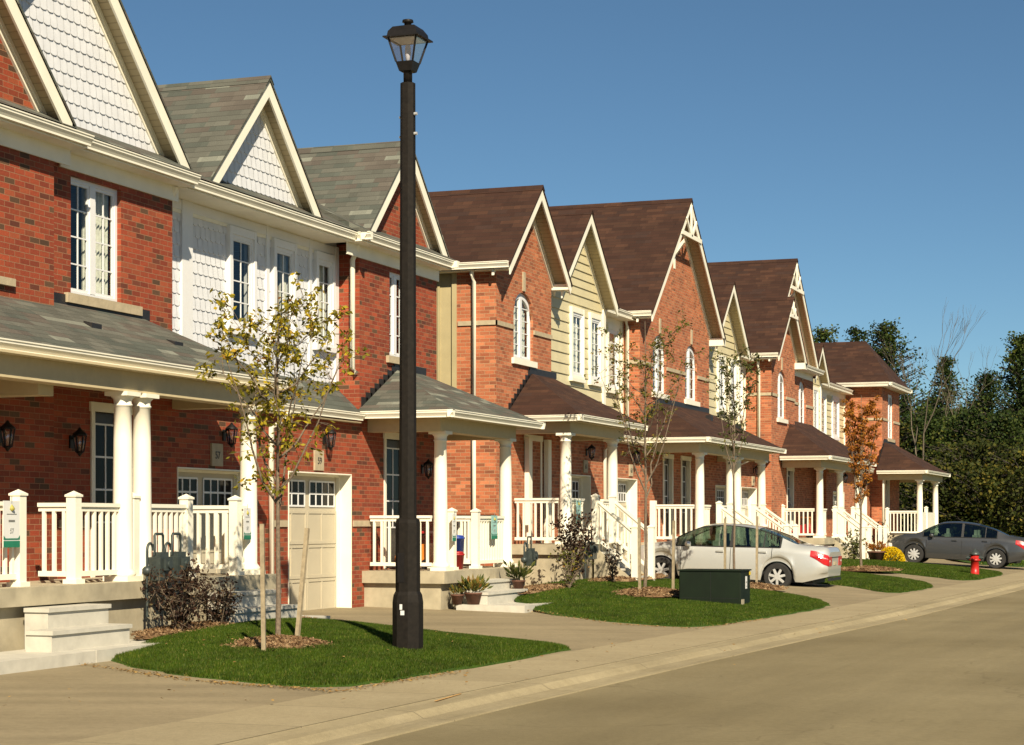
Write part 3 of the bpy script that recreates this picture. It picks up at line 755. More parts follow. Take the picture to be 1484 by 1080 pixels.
def garage(par, s0, s1, z0, z1, P, rev=.25):
    """door set back in a deep reveal; jambs and head painted"""
    y = P+rev; jm = MB(); t = .055
    jm.box(s0, s0+.02, P-.012, y, z0, z1); jm.box(s1-.02, s1, P-.012, y, z0, z1); jm.box(s0+.02, s1-.02, P-.012, y, z1-.02, z1)
    jm.box(s0+.02, s0+t, y-.06, y, z0, z1-.02); jm.box(s1-t, s1-.02, y-.06, y, z0, z1-.02); jm.box(s0+t, s1-t, y-.06, y, z1-t, z1-.02)
    a, b, top = s0+t, s1-t, z1-t
    d = MB(); H = (top-z0)/4; d.box(a, b, y+.0, y+.04, z0, top)
    n = 4; W_ = (b-a)/2
    for r in range(3):
        for c in range(2):
            x0, x1 = a+W_*c+.06, a+W_*(c+1)-.06; q0, q1 = z0+H*r+.06, z0+H*(r+1)-.05
            # raised frame
            d.box(x0-.05,x1+.05,y-.012,y,q0-.05,q0); d.box(x0-.05,x1+.05,y-.012,y,q1,q1+.04)
            d.box(x0-.05,x0,y-.0125,y,q0,q1); d.box(x1,x1+.05,y-.0125,y,q0,q1); d.box((x0+x1)/2-.02,(x0+x1)/2+.02,y-.0115,y,q0,q1)
    o = d.build('garage_door', M['garage'], par)
    jm.build('frame', M['trim'], o)
    pn = MB(); mu = MB()
    for c in range(2):
        x0, x1 = a+W_*c+.09, a+W_*(c+1)-.09; q0, q1 = z0+H*3+.07, top-.08
        pn.box(x0, x1, y-.006, y-.001, q0, q1)
        for i in range(5):
            x = x0+(x1-x0)*i/4; mu.box(x-.014, x+.014, y-.016, y-.006, q0, q1)
        for z in (q0, (q0+q1)/2, q1): mu.box(x0, x1, y-.0165, y-.006, z-.014, z+.014)
    k = M['dark_pane']; pn.build('pane', k, o); mu.build('muntin', M['white_frame'], o)
    return o
def dpane():
    k = NT('dark garage pane'); k.base((.008,.008,.008)); k.rough(.12); k.b.inputs['Specular IOR Level'].default_value = .08; return k.m
M['dark_pane'] = dpane()
def door(par, s0, s1, z0, z1, P, mat='dark_door', side=True):
    y = P+.09; fr = MB(); t = .08
    fr.box(s0-.0, s0+t, P-.02, y+.02, z0, z1); fr.box(s1-t, s1, P-.02, y+.02, z0, z1); fr.box(s0-.03, s1+.03, P-.03, y+.02, z1, z1+.12)
    d = MB(); d.box(s0+t, s1-t, y, y+.04, z0, z1)
    o = d.build('door', M[mat], par); fr.build('frame', M['trim'], o)
    mu = MB(); pn = MB(); a, b = s0+t+.14, s1-t-.14; q0, q1 = z0+.7, z1-.15
    pn.box(a, b, y-.008, y-.001, q0, q1)
    for i in range(3): x = a+(b-a)*i/2; mu.box(x-.012, x+.012, y-.018, y-.008, q0, q1)
    for j in range(4): z = q0+(q1-q0)*j/3; mu.box(a, b, y-.0185, y-.008, z-.012, z+.012)
    pn.build('pane', M['dark_pane'], o); mu.build('muntin', M['white_frame'], o)
    hd = MB(); hd.lathe((s1-t-.07,y-.05,z0+1.0), [(.0,-.03),(.03,0),(.0,.03)], 8); hd.build('handle', M['rim'], o)
    return o
def stringer_stairs(par, s0, s1, P0, P1, zt, zg):
    """concrete stairs running towards the street with side cheeks and sloping rails"""
    n = 4; mb = MB()
    for i in range(n):
        y1 = lerp(P0, P1, (i+1)/n); y0 = lerp(P0, P1, i/n); z = lerp(zt, zg, (i+1)/(n+1))
        mb.box(s0+.05, s1-.05, y1, y0-.001, zg-.2, z-.04); mb.box(s0+.02, s1-.02, y1-.03, y0-.001, z-.04, z)
    o = mb.build('steps', M['step'], par)
    ch = MB()
    for x in (s0, s1-.05): ch.prism([(x,P0,zg-.1),(x,P0,zt-.05),(x,P1,zg+.10),(x,P1-.08,zg-.1)], (.05,0,0))
    ch.build('cheek_wall', M['concrete'], o)
    for x in (s0+.03, s1-.03):
        railing(par, (x,P0-.06), (x,P1+.02), zt, zg+.22, h=.88, sp=.14)
        post(par, x, P1-.04, zg, 1.22)
        post(par, x, P0-.02, zt, 1.02)

# ================================================================ houses
ZG1, ZF1 = 6.28, .87
PW = 13.55
BR, BO, SG, SB = M['brick_red'], M['brick_orange'], M['shingle_grey'], M['shingle_brown']
GR = 'terraced houses in the nearer grey roofed row'
GR2 = 'terraced houses in the farther brown roofed row'
def house(label, S, group): return thing('terraced_house', label, 'house', (S, PW, 0), group)
def shell(h, s0, s1, P0, P1, z, shin, m, ends=(False, False), zr=None, zf=6.35):
    """back, party walls and the low main roof behind the gables"""
    b = MB(); b.face([(s1,P1,0),(s0,P1,0),(s0,P1,z),(s1,P1,z)]); b.face([(s0,P1,0),(s0,P0,0),(s0,P0,z),(s0,P1,z)]); b.face([(s1,P0,0),(s1,P1,0),(s1,P1,z),(s1,P0,z)])
    b.build('back_wall', m, h)

# ---- house 1 : nearest, brick bay with brick gable (mostly out of frame)
h1 = house('nearest red brick house, cut by the left edge, with a brick gable', 17.5, GR)
w_ = MB(); wall_y(w_, 12.5, 20.40, 0, 6.2, 13.40, [(17.6,19.05,4.42,5.85)]); wall_x(w_, 12.5, 13.40, 19, 0, 6.2); w_.face([(20.4,13.40,0),(20.4,PW+.1,0),(20.4,PW+.1,6.2),(20.4,13.40,6.2)])
w_.build('wall', BR, h1); shell(h1, 12.5, 20.38, 13.45, 19.5, 6.3, SG, BR)
window(h1, 17.6, 19.05, 4.42, 5.85, 13.40, seed=1); box_part('sill', M['stone'], h1, (17.5,19.52,13.34,13.45,4.33,4.42))
gable(h1, 17.75, 2.62, 6.44, 1.0, 13.12, 18, SG, 13.42, BR, 'brick', 6.44)
eave_front(h1, 12.3, 20.72, 13.03, 13.40, 6.30)
# ---- house 2
h2 = house('red and white house with scalloped white gables, second from the left', 23.5, GR)
w_ = MB(); wall_y(w_, 20.40, 23.50, 0, 6.2, PW, [(21.0,22.18,4.42,5.90),(21.45,22.40,ZF1,2.98)]); wall_y(w_, 23.50, 26.40, 0, 3.45, PW, [(23.62,25.78,.1,2.33)], rev=.29)
w_.face([(23.5,PW,3.3),(23.5,14.0,3.3),(23.5,14.0,6.2),(23.5,PW,6.2)]); w_.build('wall', BR, h2)
shell(h2, 20.42, 26.4, 14.0, 19.5, 6.3, SG, BR)
window(h2, 21.0, 22.18, 4.42, 5.90, PW, seed=2, curtain=.52); box_part('sill', M['stone'], h2, (20.85,22.62,PW-.06,PW+.1,4.30,4.42))
box_part('stone_band', M['stone'], h2, (20.72,21.42,PW-.02,PW+.01,1.5,1.6))
gable(h2, 20.85, 2.95, 6.48, 1.0, 13.44, 18, SG, 13.76, M['white_siding'], 'scale', 6.53)
eave_front(h2, 20.73, 23.62, 13.17, PW, 6.31)
gable(h2, 26.2, 1.78, 6.44, 1.0, 13.46, 18, SG, 13.74, M['white_siding'], 'scale', 6.53)
eave_front(h2, 23.62, 29.1, 13.33, 13.97, 6.30)
door(h2, 21.45, 22.40, ZF1, 2.98, PW)
garage(h2, 23.62, 25.78, .1, 2.33, PW)
# siding wall B
PB = 13.97
WB = [(25.85,26.55,4.50,5.86),(27.28,27.92,4.50,5.86),(28.78,29.34,4.50,5.86)]
def siding_b(h, s0, s1, wins):
    wb = MB(); wall_y(wb, s0, s1, 3.4, 6.3, PB, [q for q in wins if s0 < q[0] and q[1] < s1], rev=.1)
    scales(wb, s0, s1, 3.6, 6.1, PB, lambda x, z, a, b: s0 < x-a*.6 and x+a*.6 < s1 and not any(w[0]-.06 < x < w[1]+.06 and w[2]-.1 < z < w[3]+.08 for w in WB))
    wb.build('siding', M['white_siding'], h)
siding_b(h2, 23.5, 26.7, WB); siding_b(h2, 26.7, 29.63, WB)
for i, q in enumerate(WB): siding_window(h2, *q, PB, mull=False, cols=2, rows=4, curtain=[.0,.3,.8][i], seed=i)
box_part('corner_board', M['white_frame'], h2, (23.51,23.74,PB-.05,PB,3.5,6.15), (24.42,24.72,PB-.05,PB,3.5,6.15), (27.02,27.12,PB-.045,PB,3.9,6.15), (28.52,28.62,PB-.045,PB,3.9,6.15), (29.50,29.62,PB-.05,PB,3.9,6.15), (23.74,29.5,PB-.04,PB,6.0,6.14))
# ---- house 3
h3 = house('red brick house directly behind the lamp post, last under the grey roof', 30.5, GR)
w_ = MB(); wall_y(w_, 26.40, 29.63, 0, 3.45, PW, [(27.0,29.30,.12,2.36)], rev=.29)
wall_y(w_, 29.63, 33.00, 0, 6.2, PW, [(30.87,31.60,4.43,5.90),(30.62,31.75,.78,3.0)])
wall_x(w_, 29.63, PW, 14.0, 3.3, 6.2); w_.face([(33.0,PW,0),(33.0,19.5,0),(33.0,19.5,6.3),(33.0,PW,6.3)]); w_.build('wall', BR, h3)
shell(h3, 26.4, 33.0, 14.0, 19.5, 6.3, SG, BR)
window(h3, 30.87, 31.60, 4.43, 5.90, PW, mull=True, cols=1, rows=4, seed=4, curtain=.3); box_part('sill', M['stone'], h3, (30.72,31.80,PW-.06,PW+.1,4.31,4.43))
box_part('stone_band', M['stone'], h3, (29.36,30.55,PW-.025,PW+.01,1.5,1.6), (26.42,26.95,PW-.025,PW+.01,1.5,1.6))
gable(h3, 31.3, 1.72, 6.46, 1.0, 13.34, 18, SG, 13.60, BR, 'brick', 6.45)
eave_front(h3, 29.1, 33.05, 13.17, PW, 6.31)
mb = MB(); gutter(mb, (29.10,13.12,6.313), (29.10,13.38,6.313), (-1,0,0)); gutter(mb, (33.05,13.12,6.31), (33.05,15.5,6.31), (1,0,0)); mb.build('gutter', M['trim'], h3)
door(h3, 30.62, 31.75, .78, 3.0, PW); garage(h3, 27.0, 29.30, .12, 2.36, PW)
for h, a, b in ((h2, 20.6, 26.4), (h3, 26.4, 33.1)):
    mr = MB(); m_ = 23.62 if a < 21 else 29.1; e0, e1 = (13.17, 13.33) if a < 21 else (13.33, 13.17)
    for x0, x1, ee in ((a, m_, e0), (m_, b, e1)): mr.face([(x0,ee,6.32),(x1,ee,6.32),(x1,18,8.72),(x0,18,8.72)])
    mr.face([(m_,13.17,6.32),(m_,13.33,6.32),(m_,18,8.72)])
    mr.face([(a,18,8.72),(b,18,8.72),(b,22.5,6.3),(a,22.5,6.3)])
    if b > 33: mr.face([(b,13.17,6.3),(b,22.5,6.3),(b,18,8.72)])
    mr.build('main_roof', SG, h)
mr = MB(); mr.face([(12.5,13.04,6.32),(20.6,13.04,6.32),(20.6,18,8.75),(12.5,18,8.75)]); mr.face([(12.5,18,8.75),(20.6,18,8.75),(20.6,22.5,6.3),(12.5,22.5,6.3)]); mr.build('main_roof', SG, h1)
downspout(h2, 23.56, 13.86, 3.95, 6.16, dx=-.06, dy=-.35); downspout(h3, 29.55, 13.64, 4.0, 6.18, dx=-.03, dy=-.10)
# porch of houses 1+2
porch_roof(h2, 11.0, 24.15, 12.12, PW, 3.50, 4.28, SG, False, True)
beam(h2, 11.0, 23.75, 12.38, PW, 3.36, .24, False, True); box_part('porch_beam', M['beam'], h2, (18.75,19.05,12.52,PW-.01,3.0,3.355))
slab(h2, 12, 23.80, 12.15, PW, ZF1, 0)
vt = MB(); 
for s_, p_, z_ in ((20.55, 12.95, 3.95), (22.35, 12.85, 3.88)): vt.hexa([(s_-.11,p_-.06,z_-.06),(s_+.11,p_-.06,z_-.06),(s_+.11,p_+.06,z_-.02),(s_-.11,p_+.06,z_-.02),(s_-.11,p_-.06,z_+.03),(s_+.11,p_-.06,z_+.03),(s_+.11,p_+.06,z_+.06),(s_-.11,p_+.06,z_+.06)])
vt.build('roof_vent', M['flashing'], h2)
for s_ in (20.27, 20.70, 23.45): column(h2, s_, 12.36, ZF1, 3.12)
post(h1, 18.13, 12.36, ZF1); 
for s_ in (19.22, 20.49, 21.78, 23.08): post(h2, s_, 12.36, ZF1)
railing(h1, (14.5,12.36), (18.07,12.36), ZF1); railing(h2, (19.28,12.36), (20.15,12.36), ZF1); railing(h2, (20.82,12.36), (21.72,12.36), ZF1); railing(h2, (23.14,12.36),(23.34,12.36), ZF1)
railing(h2, (19.22,12.42), (19.22,12.82), ZF1); railing(h2, (23.08,12.42), (23.08,12.98), ZF1); railing(h2, (23.6,12.5),(23.6,13.5), ZF1)
steps(h1, 17.85, 19.05, 12.10, ZF1, .22, 2); steps(h2, 21.85, 23.25, 12.10, ZF1, .30, 2)
box_part('walkway', M['step'], h1, (17.85,19.65,11.2,12.05,-.1,.22), (14,17.83,11.2,12.05,-.1,.215)); box_part('walkway', M['step'], h2, (21.8,24.3,11.55,12.05,.0,.29))
wall_lamp(h1, 19.25, 13.40, 2.55); wall_lamp(h2, 21.0, PW, 2.55); wall_lamp(h2, 24.95, PW, 2.80); plaque(h2, 24.72, PW, 2.53, '57')
# pent roof over the two garages
porch_roof(h3, 24.15, 29.40, 13.40, 13.95, 3.36, 3.87, SG, False, False, flash=False)
box_part('soffit', M['soffit'], h3, (24.1,29.40,13.41,PW-.006,3.20,3.22))
wall_lamp(h3, 28.25, PW, 2.88); plaque(h3, 28.05, PW, 2.55, '59')
downspout(h3, 26.35, PW-.05, .15, 3.25, dy=-.3)
# porch of house 3
porch_roof(h3, 29.50, 34.0, 11.86, PW, 3.40, 4.22, SG, True, True)
beam(h3, 29.95, 33.6, 12.36, PW, 3.30, .22)
slab(h3, 29.78, 33.7, 12.12, PW, .76, 0)
for s_ in (30.27, 33.40): column(h3, s_, 12.36, .76, 3.09)
for s_ in (30.78, 31.90): post(h3, s_, 12.36, .76)
railing(h3, (31.96,12.36), (33.25,12.36), .76); railing(h3, (29.97,12.40), (29.97,13.5), .76); railing(h3, (31.90,12.42), (31.90,13.1), .76); railing(h3, (33.5,12.5), (33.5,13.5), .76)
steps(h3, 30.55, 32.1, 12.08, .76, .24, 2)
box_part('walkway', M['step'], h3, (29.95,33.2,10.75,11.95,-.05,.21))
wall_lamp(h3, 32.3, PW, 2.5)

# ================================================================ second row
Z2 = 6.66; ZF = 1.13; P2 = 13.5
h4 = house('first brown roofed house, one tall arched window under its brick gable', 38, GR2)
h5 = house('orange brick house with the large trussed gable nearest the camera', 46, GR2)
h6 = house('orange brick house with yellow siding, right of the nearest trussed gable peak', 52, GR2)
h7 = house('brick house bay under the smaller trussed gable, in front of a taller one', 60, GR2)
h8 = house('house with the tiny yellow gable, left of the hip roofed corner house', 67, GR2)
h9 = house('last house at the far end, orange brick corner block with a brown hipped roof', 76, GR2)
# --- brick fronts
def awin(h, a, b, z0, z1, P, seed): 
    window(h, a, b, z0, z1, P, mull=True, cols=1, rows=5, arch=(b-a)/2*.75, curtain=.7, seed=seed)
    box_part('sill', M['trim'], h, (a-.12,b+.12,P-.06,P+.1,z0-.12,z0))
    c = (a+b)/2; box_part('keystone', M['stone'], h, (c-.07,c+.07,P-.025,P+.01,z1+.03,z1+.42))
def band(h, segs, z=5.45):
    mb = MB()
    for s in segs: mb.box(*s, z, z+.09)
    mb.build('stone_band', M['stone'], h)
w_ = MB(); wall_y(w_, 35.95, 39.28, 0, Z2+.15, P2, [(36.95,38.12,4.88,6.25,.44)]); wall_x(w_, 35.95, P2, 14.35, 0, 6.62); w_.face([(39.28,P2,3.5),(39.28,13.7,3.5),(39.28,13.7,Z2),(39.28,P2,Z2)])
wall_y(w_, 39.28, 43.0, 0, 3.9, P2+.02, [(39.9,42.05,.3,2.62)], rev=.29); w_.build('wall', BO, h4)
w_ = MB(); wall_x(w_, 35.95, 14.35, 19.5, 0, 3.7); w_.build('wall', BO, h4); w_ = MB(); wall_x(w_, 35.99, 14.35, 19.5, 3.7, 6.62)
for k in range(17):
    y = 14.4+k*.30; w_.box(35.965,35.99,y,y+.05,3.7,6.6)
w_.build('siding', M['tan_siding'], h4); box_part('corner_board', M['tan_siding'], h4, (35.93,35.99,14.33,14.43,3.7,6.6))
awin(h4, 36.95, 38.12, 4.88, 6.25, P2, 11)
band(h4, [(35.92,36.93,P2-.03,P2),(38.14,39.28,P2-.03,P2),(35.92,35.95,P2-.03,14.3)])
gable(h4, 37.6, 1.86, 6.68, .93, 13.12, 18, SB, P2-.002, BO, 'brick', Z2+.05)
mb = MB(); gutter(mb, (35.60,13.14,6.655), (35.60,19.5,6.655), (-1,0,0)); mb.build('gutter', M['trim'], h4)
box_part('soffit', M['trim'], h4, (35.72,35.95,13.16,19.4,6.50,6.52), (39.30,39.55,13.13,P2,6.50,6.62))
downspout(h4, 35.90, 13.95, 3.9, 6.56, dx=-.12, dy=0); downspout(h4, 35.90, 13.95, .2, 3.75, elbow=False)
# --- G2 yellow siding of house 4
def yellow(h, a, b, c, gx, gh, wins, pr=13.66, prc=13.98, zlo=3.9, rwin=None, extra=()):
    wb = MB(); wall_y(wb, a, b, zlo, Z2+.1, pr, wins, rev=.1); laps(wb, zlo, Z2, pr, lambda z: (a, b), .23, wins)
    wb.face([(b,pr,zlo),(b,prc,zlo),(b,prc,Z2),(b,pr,Z2)])
    wr_ = ([rwin] if rwin else [])+list(extra); wall_y(wb, b, c, zlo, Z2-.1, prc, wr_, rev=.1); laps(wb, zlo, Z2-.15, prc, lambda z: (b, c), .23, wr_)
    wb.build('siding', M['yellow_siding'], h)
    box_part('corner_board', M['trim'], h, (a+.002,a+.14,pr-.06,pr,zlo,Z2), (b-.14,b+.03,pr-.061,pr,zlo,Z2), (b+.031,b+.10,prc-.06,prc,zlo,Z2-.15), (c-.12,c-.002,prc-.06,prc,zlo,Z2-.15))
    for i, q in enumerate(wins): siding_window(h, *q, pr, cm='trim', mull=False, cols=2, rows=5, curtain=.75, seed=i+20)
    if rwin: siding_window(h, *rwin, prc, cm='trim', mull=False, cols=1, rows=5, curtain=.3, seed=30)
    gable(h, gx, gh, 6.62, .93, pr-.36, 17, SB, pr-.003, M['yellow_siding'], 'lap', Z2-.02)
    mb = MB(); gutter(mb, (b+.05,13.55,6.64), (c-.35,13.55,6.64), (0,-1,0)); mb.build('gutter', M['trim'], h)
    box_part('soffit', M['trim'], h, (b+.03,c,13.6,prc-.005,6.49,6.51), (b+.03,c,prc-.03,prc-.005,6.3,6.488))
yellow(h4, 39.29, 43.45, 45.95, 41.45, 2.02, [(41.0,41.75,4.82,6.22),(42.35,43.05,4.82,6.22)], rwin=(44.7,45.45,4.80,6.2))
yellow(h6, 52.75, 56.8, 58.95, 54.8, 1.98, [(54.2,54.9,4.82,6.22),(55.6,56.25,4.82,6.22)], rwin=(57.7,58.4,4.80,6.2))
yellow(h8, 66.72, 69.2, 75.55, 67.85, 1.25, [(67.7,68.5,4.82,6.2)], rwin=(70.6,71.6,4.80,6.2), extra=[(73.0,74.1,4.8,6.2)])
siding_window(h8, 73.0, 74.1, 4.8, 6.2, 13.98, mull=False, cols=2, rows=5, curtain=.3, seed=31)
# --- G3 big gable, houses 5 + 6
w_ = MB(); wall_y(w_, 43.0, 46.0, 0, 3.9, P2+.02, [(43.65,45.75,.32,2.62)], rev=.29); wall_y(w_, 45.95, 49.3, 0, Z2+.15, P2, [(47.1,48.32,4.82,6.30,.44),(48.0,48.95,ZF,3.2)]); wall_x(w_, 45.95, P2, 14.1, 0, 6.62); w_.build('wall', BO, h5)
w_ = MB(); wall_y(w_, 49.3, 52.72, 0, Z2+.15, P2, [(50.2,51.42,4.82,6.30,.44),(49.75,50.7,ZF,3.2)]); w_.face([(52.72,P2,0),(52.72,14,0),(52.72,14,Z2),(52.72,P2,Z2)])
wall_y(w_, 52.72, 56.2, 0, 3.9, P2+.02, [(53.5,55.6,.35,2.62)], rev=.29); w_.build('wall', BO, h6)
awin(h5, 47.1, 48.32, 4.82, 6.30, P2, 12); awin(h6, 50.2, 51.42, 4.82, 6.30, P2, 13)
band(h5, [(45.92,47.08,P2-.03,P2),(48.34,49.3,P2-.03,P2),(45.92,45.95,P2-.03,14.0)]); band(h6, [(49.3,50.18,P2-.031,P2),(51.44,52.72,P2-.031,P2)])
gable(h5, 49.3, 3.62, 6.72, .895, 13.10, 18.6, SB, P2-.002, BO, 'brick', Z2+.02, truss=True)
box_part('slot_trim', M['trim'], h5, (49.02,49.16,P2-.02,P2,8.15,8.70))
mb = MB(); gutter(mb, (45.56,13.12,6.70), (45.56,16,6.70), (-1,0,0)); mb.build('gutter', M['trim'], h5)
box_part('soffit', M['trim'], h5, (45.68,45.95,13.14,16,6.54,6.56)); box_part('eave_return', M['trim'], h6, (52.73,53.0,13.1,P2,6.45,6.66))
downspout(h5, 45.88, 13.8, 3.9, 6.6, dx=-.12, dy=0); downspout(h7, 58.84, 13.5, 3.9, 6.5, dx=-.1, dy=0)
door(h5, 48.0, 48.95, ZF, 3.2, P2); door(h6, 49.75, 50.7, ZF, 3.2, P2)
garage(h4, 39.9, 42.05, .3, 2.62, P2+.02); garage(h5, 43.65, 45.75, .32, 2.62, P2+.02); garage(h6, 53.5, 55.6, .35, 2.62, P2+.02)
# --- G5 / G5b, houses 7 + 8
PB5 = 13.12
w_ = MB(); wall_y(w_, 56.2, 58.9, 0, 3.9, P2+.02, [(56.6,58.6,.35,2.62)], rev=.29); wall_y(w_, 58.9, 62.3, 0, Z2+.15, PB5, [(59.75,60.95,4.8,6.3,.42),(61.1,62.1,ZF,3.2)]); wall_x(w_, 58.9, PB5, 14.1, 0, 6.62); w_.build('wall', BO, h7)
w_ = MB(); wall_y(w_, 62.3, 66.7, 0, Z2+.15, 13.4, [(64.25,65.45,4.8,6.3,.42),(62.6,63.5,ZF,3.2)]); w_.face([(62.3,PB5,0),(62.3,13.4,0),(62.3,13.4,Z2),(62.3,PB5,Z2)])
wall_y(w_, 66.7, 70.6, 0, 3.9, 12.95, [(67.9,70.0,.35,2.65)], rev=.29); wall_x(w_, 66.7, 12.95, 13.4, 0, 3.9); w_.face([(66.7,13.4,3.5),(66.7,14,3.5),(66.7,14,Z2),(66.7,13.4,Z2)]); w_.build('wall', BO, h8)
awin(h7, 59.75, 60.95, 4.8, 6.3, PB5, 14); awin(h8, 64.25, 65.45, 4.8, 6.3, 13.4, 15)
band(h7, [(58.87,59.73,PB5-.03,PB5),(60.97,62.3,PB5-.03,PB5),(58.87,58.9,PB5-.03,14)]); band(h8, [(62.33,64.23,13.37,13.4),(65.47,66.7,13.37,13.4)])
gable(h7, 60.62, 2.08, 6.75, .90, 12.80, 17, SB, PB5-.002, BO, 'brick', Z2+.02, truss=True)
gable(h8, 62.55, 3.68, 6.78, .895, 13.10, 19, SB, 13.398, BO, 'brick', Z2+.02, truss=True)
mb = MB(); gutter(mb, (58.42,12.82,6.72), (58.42,16,6.72), (-1,0,0)); mb.build('gutter', M['trim'], h7)
box_part('soffit', M['trim'], h7, (58.52,58.9,12.84,16,6.55,6.57), (62.3,62.75,12.8,PB5+.3,6.5,6.7))
eave_front(h8, 62.78, 66.5, 12.95, 13.4, 6.74)
door(h7, 61.1, 62.1, ZF, 3.2, PB5); door(h8, 62.6, 63.5, ZF, 3.2, 13.4)
garage(h7, 56.6, 58.6, .35, 2.62, P2+.02); garage(h8, 67.9, 70.0, .35, 2.65, 12.95)
# --- end house
PE = 12.5
w_ = MB(); wall_y(w_, 75.55, 79.7, 0, 6.9, PE, [(76.9,78.2,4.85,6.6),(76.2,77.2,ZF,3.2)]); wall_x(w_, 75.55, PE, 14.2, 0, 6.9); w_.face([(79.7,PE,0),(79.7,19.5,0),(79.7,19.5,6.9),(79.7,PE,6.9)])
wall_y(w_, 70.6, 75.55, 0, 3.9, 12.95, [(72.6,74.7,.35,2.65)], rev=.29); w_.build('wall', BO, h9)
window(h9, 76.9, 78.2, 4.85, 6.6, PE, mull=True, cols=1, rows=5, seed=16); box_part('sill', M['stone'], h9, (76.75,78.35,PE-.05,PE+.1,4.73,4.85))
band(h9, [(75.52,76.88,PE-.03,PE),(78.22,79.7,PE-.03,PE),(75.52,75.55,PE-.03,13.3)], 5.5)
rf = MB(); a, b, p, q, ap = 75.1, 80.2, 12.1, 19.9, (77.65, 13.5, 8.75)
rf.face([(a,p,6.93),(b,p,6.93),ap]); rf.face([(a,q,6.93),(a,p,6.93),ap,(77.65,q,8.75)]); rf.face([(b,p,6.93),(b,q,6.93),(77.65,q,8.75),ap]); rf.build('roof', SB, h9)
mb = MB(); gutter(mb, (a-.05,p-.05,6.94), (b+.05,p-.05,6.94), (0,-1,0)); gutter(mb, (a-.05,p-.05,6.938), (a-.05,16,6.938), (-1,0,0)); gutter(mb, (b+.05,p-.05,6.938),(b+.05,19,6.938),(1,0,0)); mb.build('gutter', M['trim'], h9)
box_part('soffit', M['trim'], h9, (a,b,p,PE-.002,6.78,6.80), (a,75.55,PE-.002,19,6.781,6.801), (79.7,b,PE,19,6.78,6.80))
door(h9, 76.2, 77.2, ZF, 3.2, PE); garage(h9, 72.6, 74.7, .35, 2.65, 12.95)
# --- shells and low main roof behind
for h, a, b in ((h4,36.0,43.0),(h5,43.0,49.3),(h6,49.3,56.2),(h7,56.2,62.3),(h8,62.3,70.6),(h9,70.6,79.7)):
    shell(h, a, b, 14.1, 19.5, 6.6, SB, BO)
    mr = MB(); lo = 13.74; z0 = 6.72
    if a < 37: mr.face([(37.6,lo,z0),(b,lo,z0),(b,18,8.75),(38.6,18,8.75)]); mr.face([(38.6,18,8.75),(b,18,8.75),(b,22.5,6.6),(37.6,22.5,6.6)]); 
    elif b > 78: mr.face([(a,lo,z0),(77.6,lo,z0),(77.6,18,8.75),(a,18,8.75)]); mr.face([(a,18,8.75),(77.6,18,8.75),(77.6,22.5,6.6),(a,22.5,6.6)])
    else: mr.face([(a,lo,z0),(b,lo,z0),(b,18,8.75),(a,18,8.75)]); mr.face([(a,18,8.75),(b,18,8.75),(b,22.5,6.6),(a,22.5,6.6)])
    mr.build('main_roof', SB, h)
for h, a, b in ((h4,43.45,45.9),(h6,56.8,58.9),(h8,69.2,75.4)):
    mr = MB(); mr.face([(a,13.6,6.65),(b,13.6,6.65),(b,13.74,6.72),(a,13.74,6.72)]); mr.build('eave_shingles', SB, h)
# --- lower roofs
zt2 = 4.64
porch_roof(h4, 36.45, 41.0, 11.92, P2, 3.68, zt2, SB, True, True)
beam(h4, 36.75, 40.4, 12.36, P2, 3.56, .22)
porch_roof(h4, 41.0, 45.75, 13.28, P2+.16, 3.60, 3.98, SB, False, False, flash=False)
porch_roof(h5, 45.75, 54.3, 11.72, P2, 3.62, 4.60, SB, True, True)
beam(h5, 46.15, 53.9, 12.2, P2, 3.50, .22)
porch_roof(h6, 54.3, 59.9, 13.28, P2+.16, 3.60, 3.98, SB, False, False, flash=False)
porch_roof(h7, 59.9, 68.0, 11.5, 13.1, 3.62, 4.70, SB, True, True, flash=False)
pr = MB(); pr.face([(61.5,13.1,4.7),(66.4,13.1,4.7),(66.4,13.4,4.9),(61.5,13.4,4.9)]); pr.build('porch_roof', SB, h8)
beam(h7, 60.3, 67.4, 12.0, 13.1, 3.50, .22)
porch_roof(h8, 68.0, 74.1, 12.6, 13.98, 3.60, 4.35, SB, False, False, flash=False)
porch_roof(h9, 74.15, 80.4, 10.6, PE, 3.52, 4.68, SB, True, True)
beam(h9, 74.5, 80.0, 10.95, PE, 3.40, .22)
for h, a, b, pp in ((h4,41,45.9,P2),(h6,54.3,58.9,P2),(h8,67.4,74.15,12.95)):
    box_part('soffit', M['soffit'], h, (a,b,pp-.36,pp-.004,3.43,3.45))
# --- porches
slab(h4, 36.55, 40.3, 12.15, P2, ZF, .2); slab(h5, 46.1, 53.8, 12.0, P2, ZF-.05, .2); slab(h7, 60.3, 67.2, 11.8, 13.1, ZF-.05, .2); slab(h9, 74.4, 80.1, 10.75, PE, ZF-.05, .1)
for h, S, P, z0, z1 in ((h4,36.85,12.36,ZF,3.34),(h4,39.98,12.36,ZF,3.34),(h5,46.72,12.2,1.08,3.28),(h5,49.85,12.2,1.08,3.28),(h6,50.6,12.2,1.08,3.28),(h6,53.5,12.2,1.08,3.28),(h7,61.0,12.05,1.08,3.28),(h7,64.4,12.05,1.08,3.28),(h8,66.6,11.85,.02,3.28),(h9,74.7,10.95,1.08,3.18),(h9,78.9,10.95,1.08,3.18)):
    column(h, S, P, z0, z1)
for h, S in ((h4,37.3),(h4,38.0),(h5,46.15),(h9,74.7)): pass
railing(h4, (36.9,12.45), (36.9,13.45), ZF); railing(h4, (36.98,12.36), (37.95,12.36), ZF); railing(h4, (39.25,12.36), (39.85,12.36), ZF)
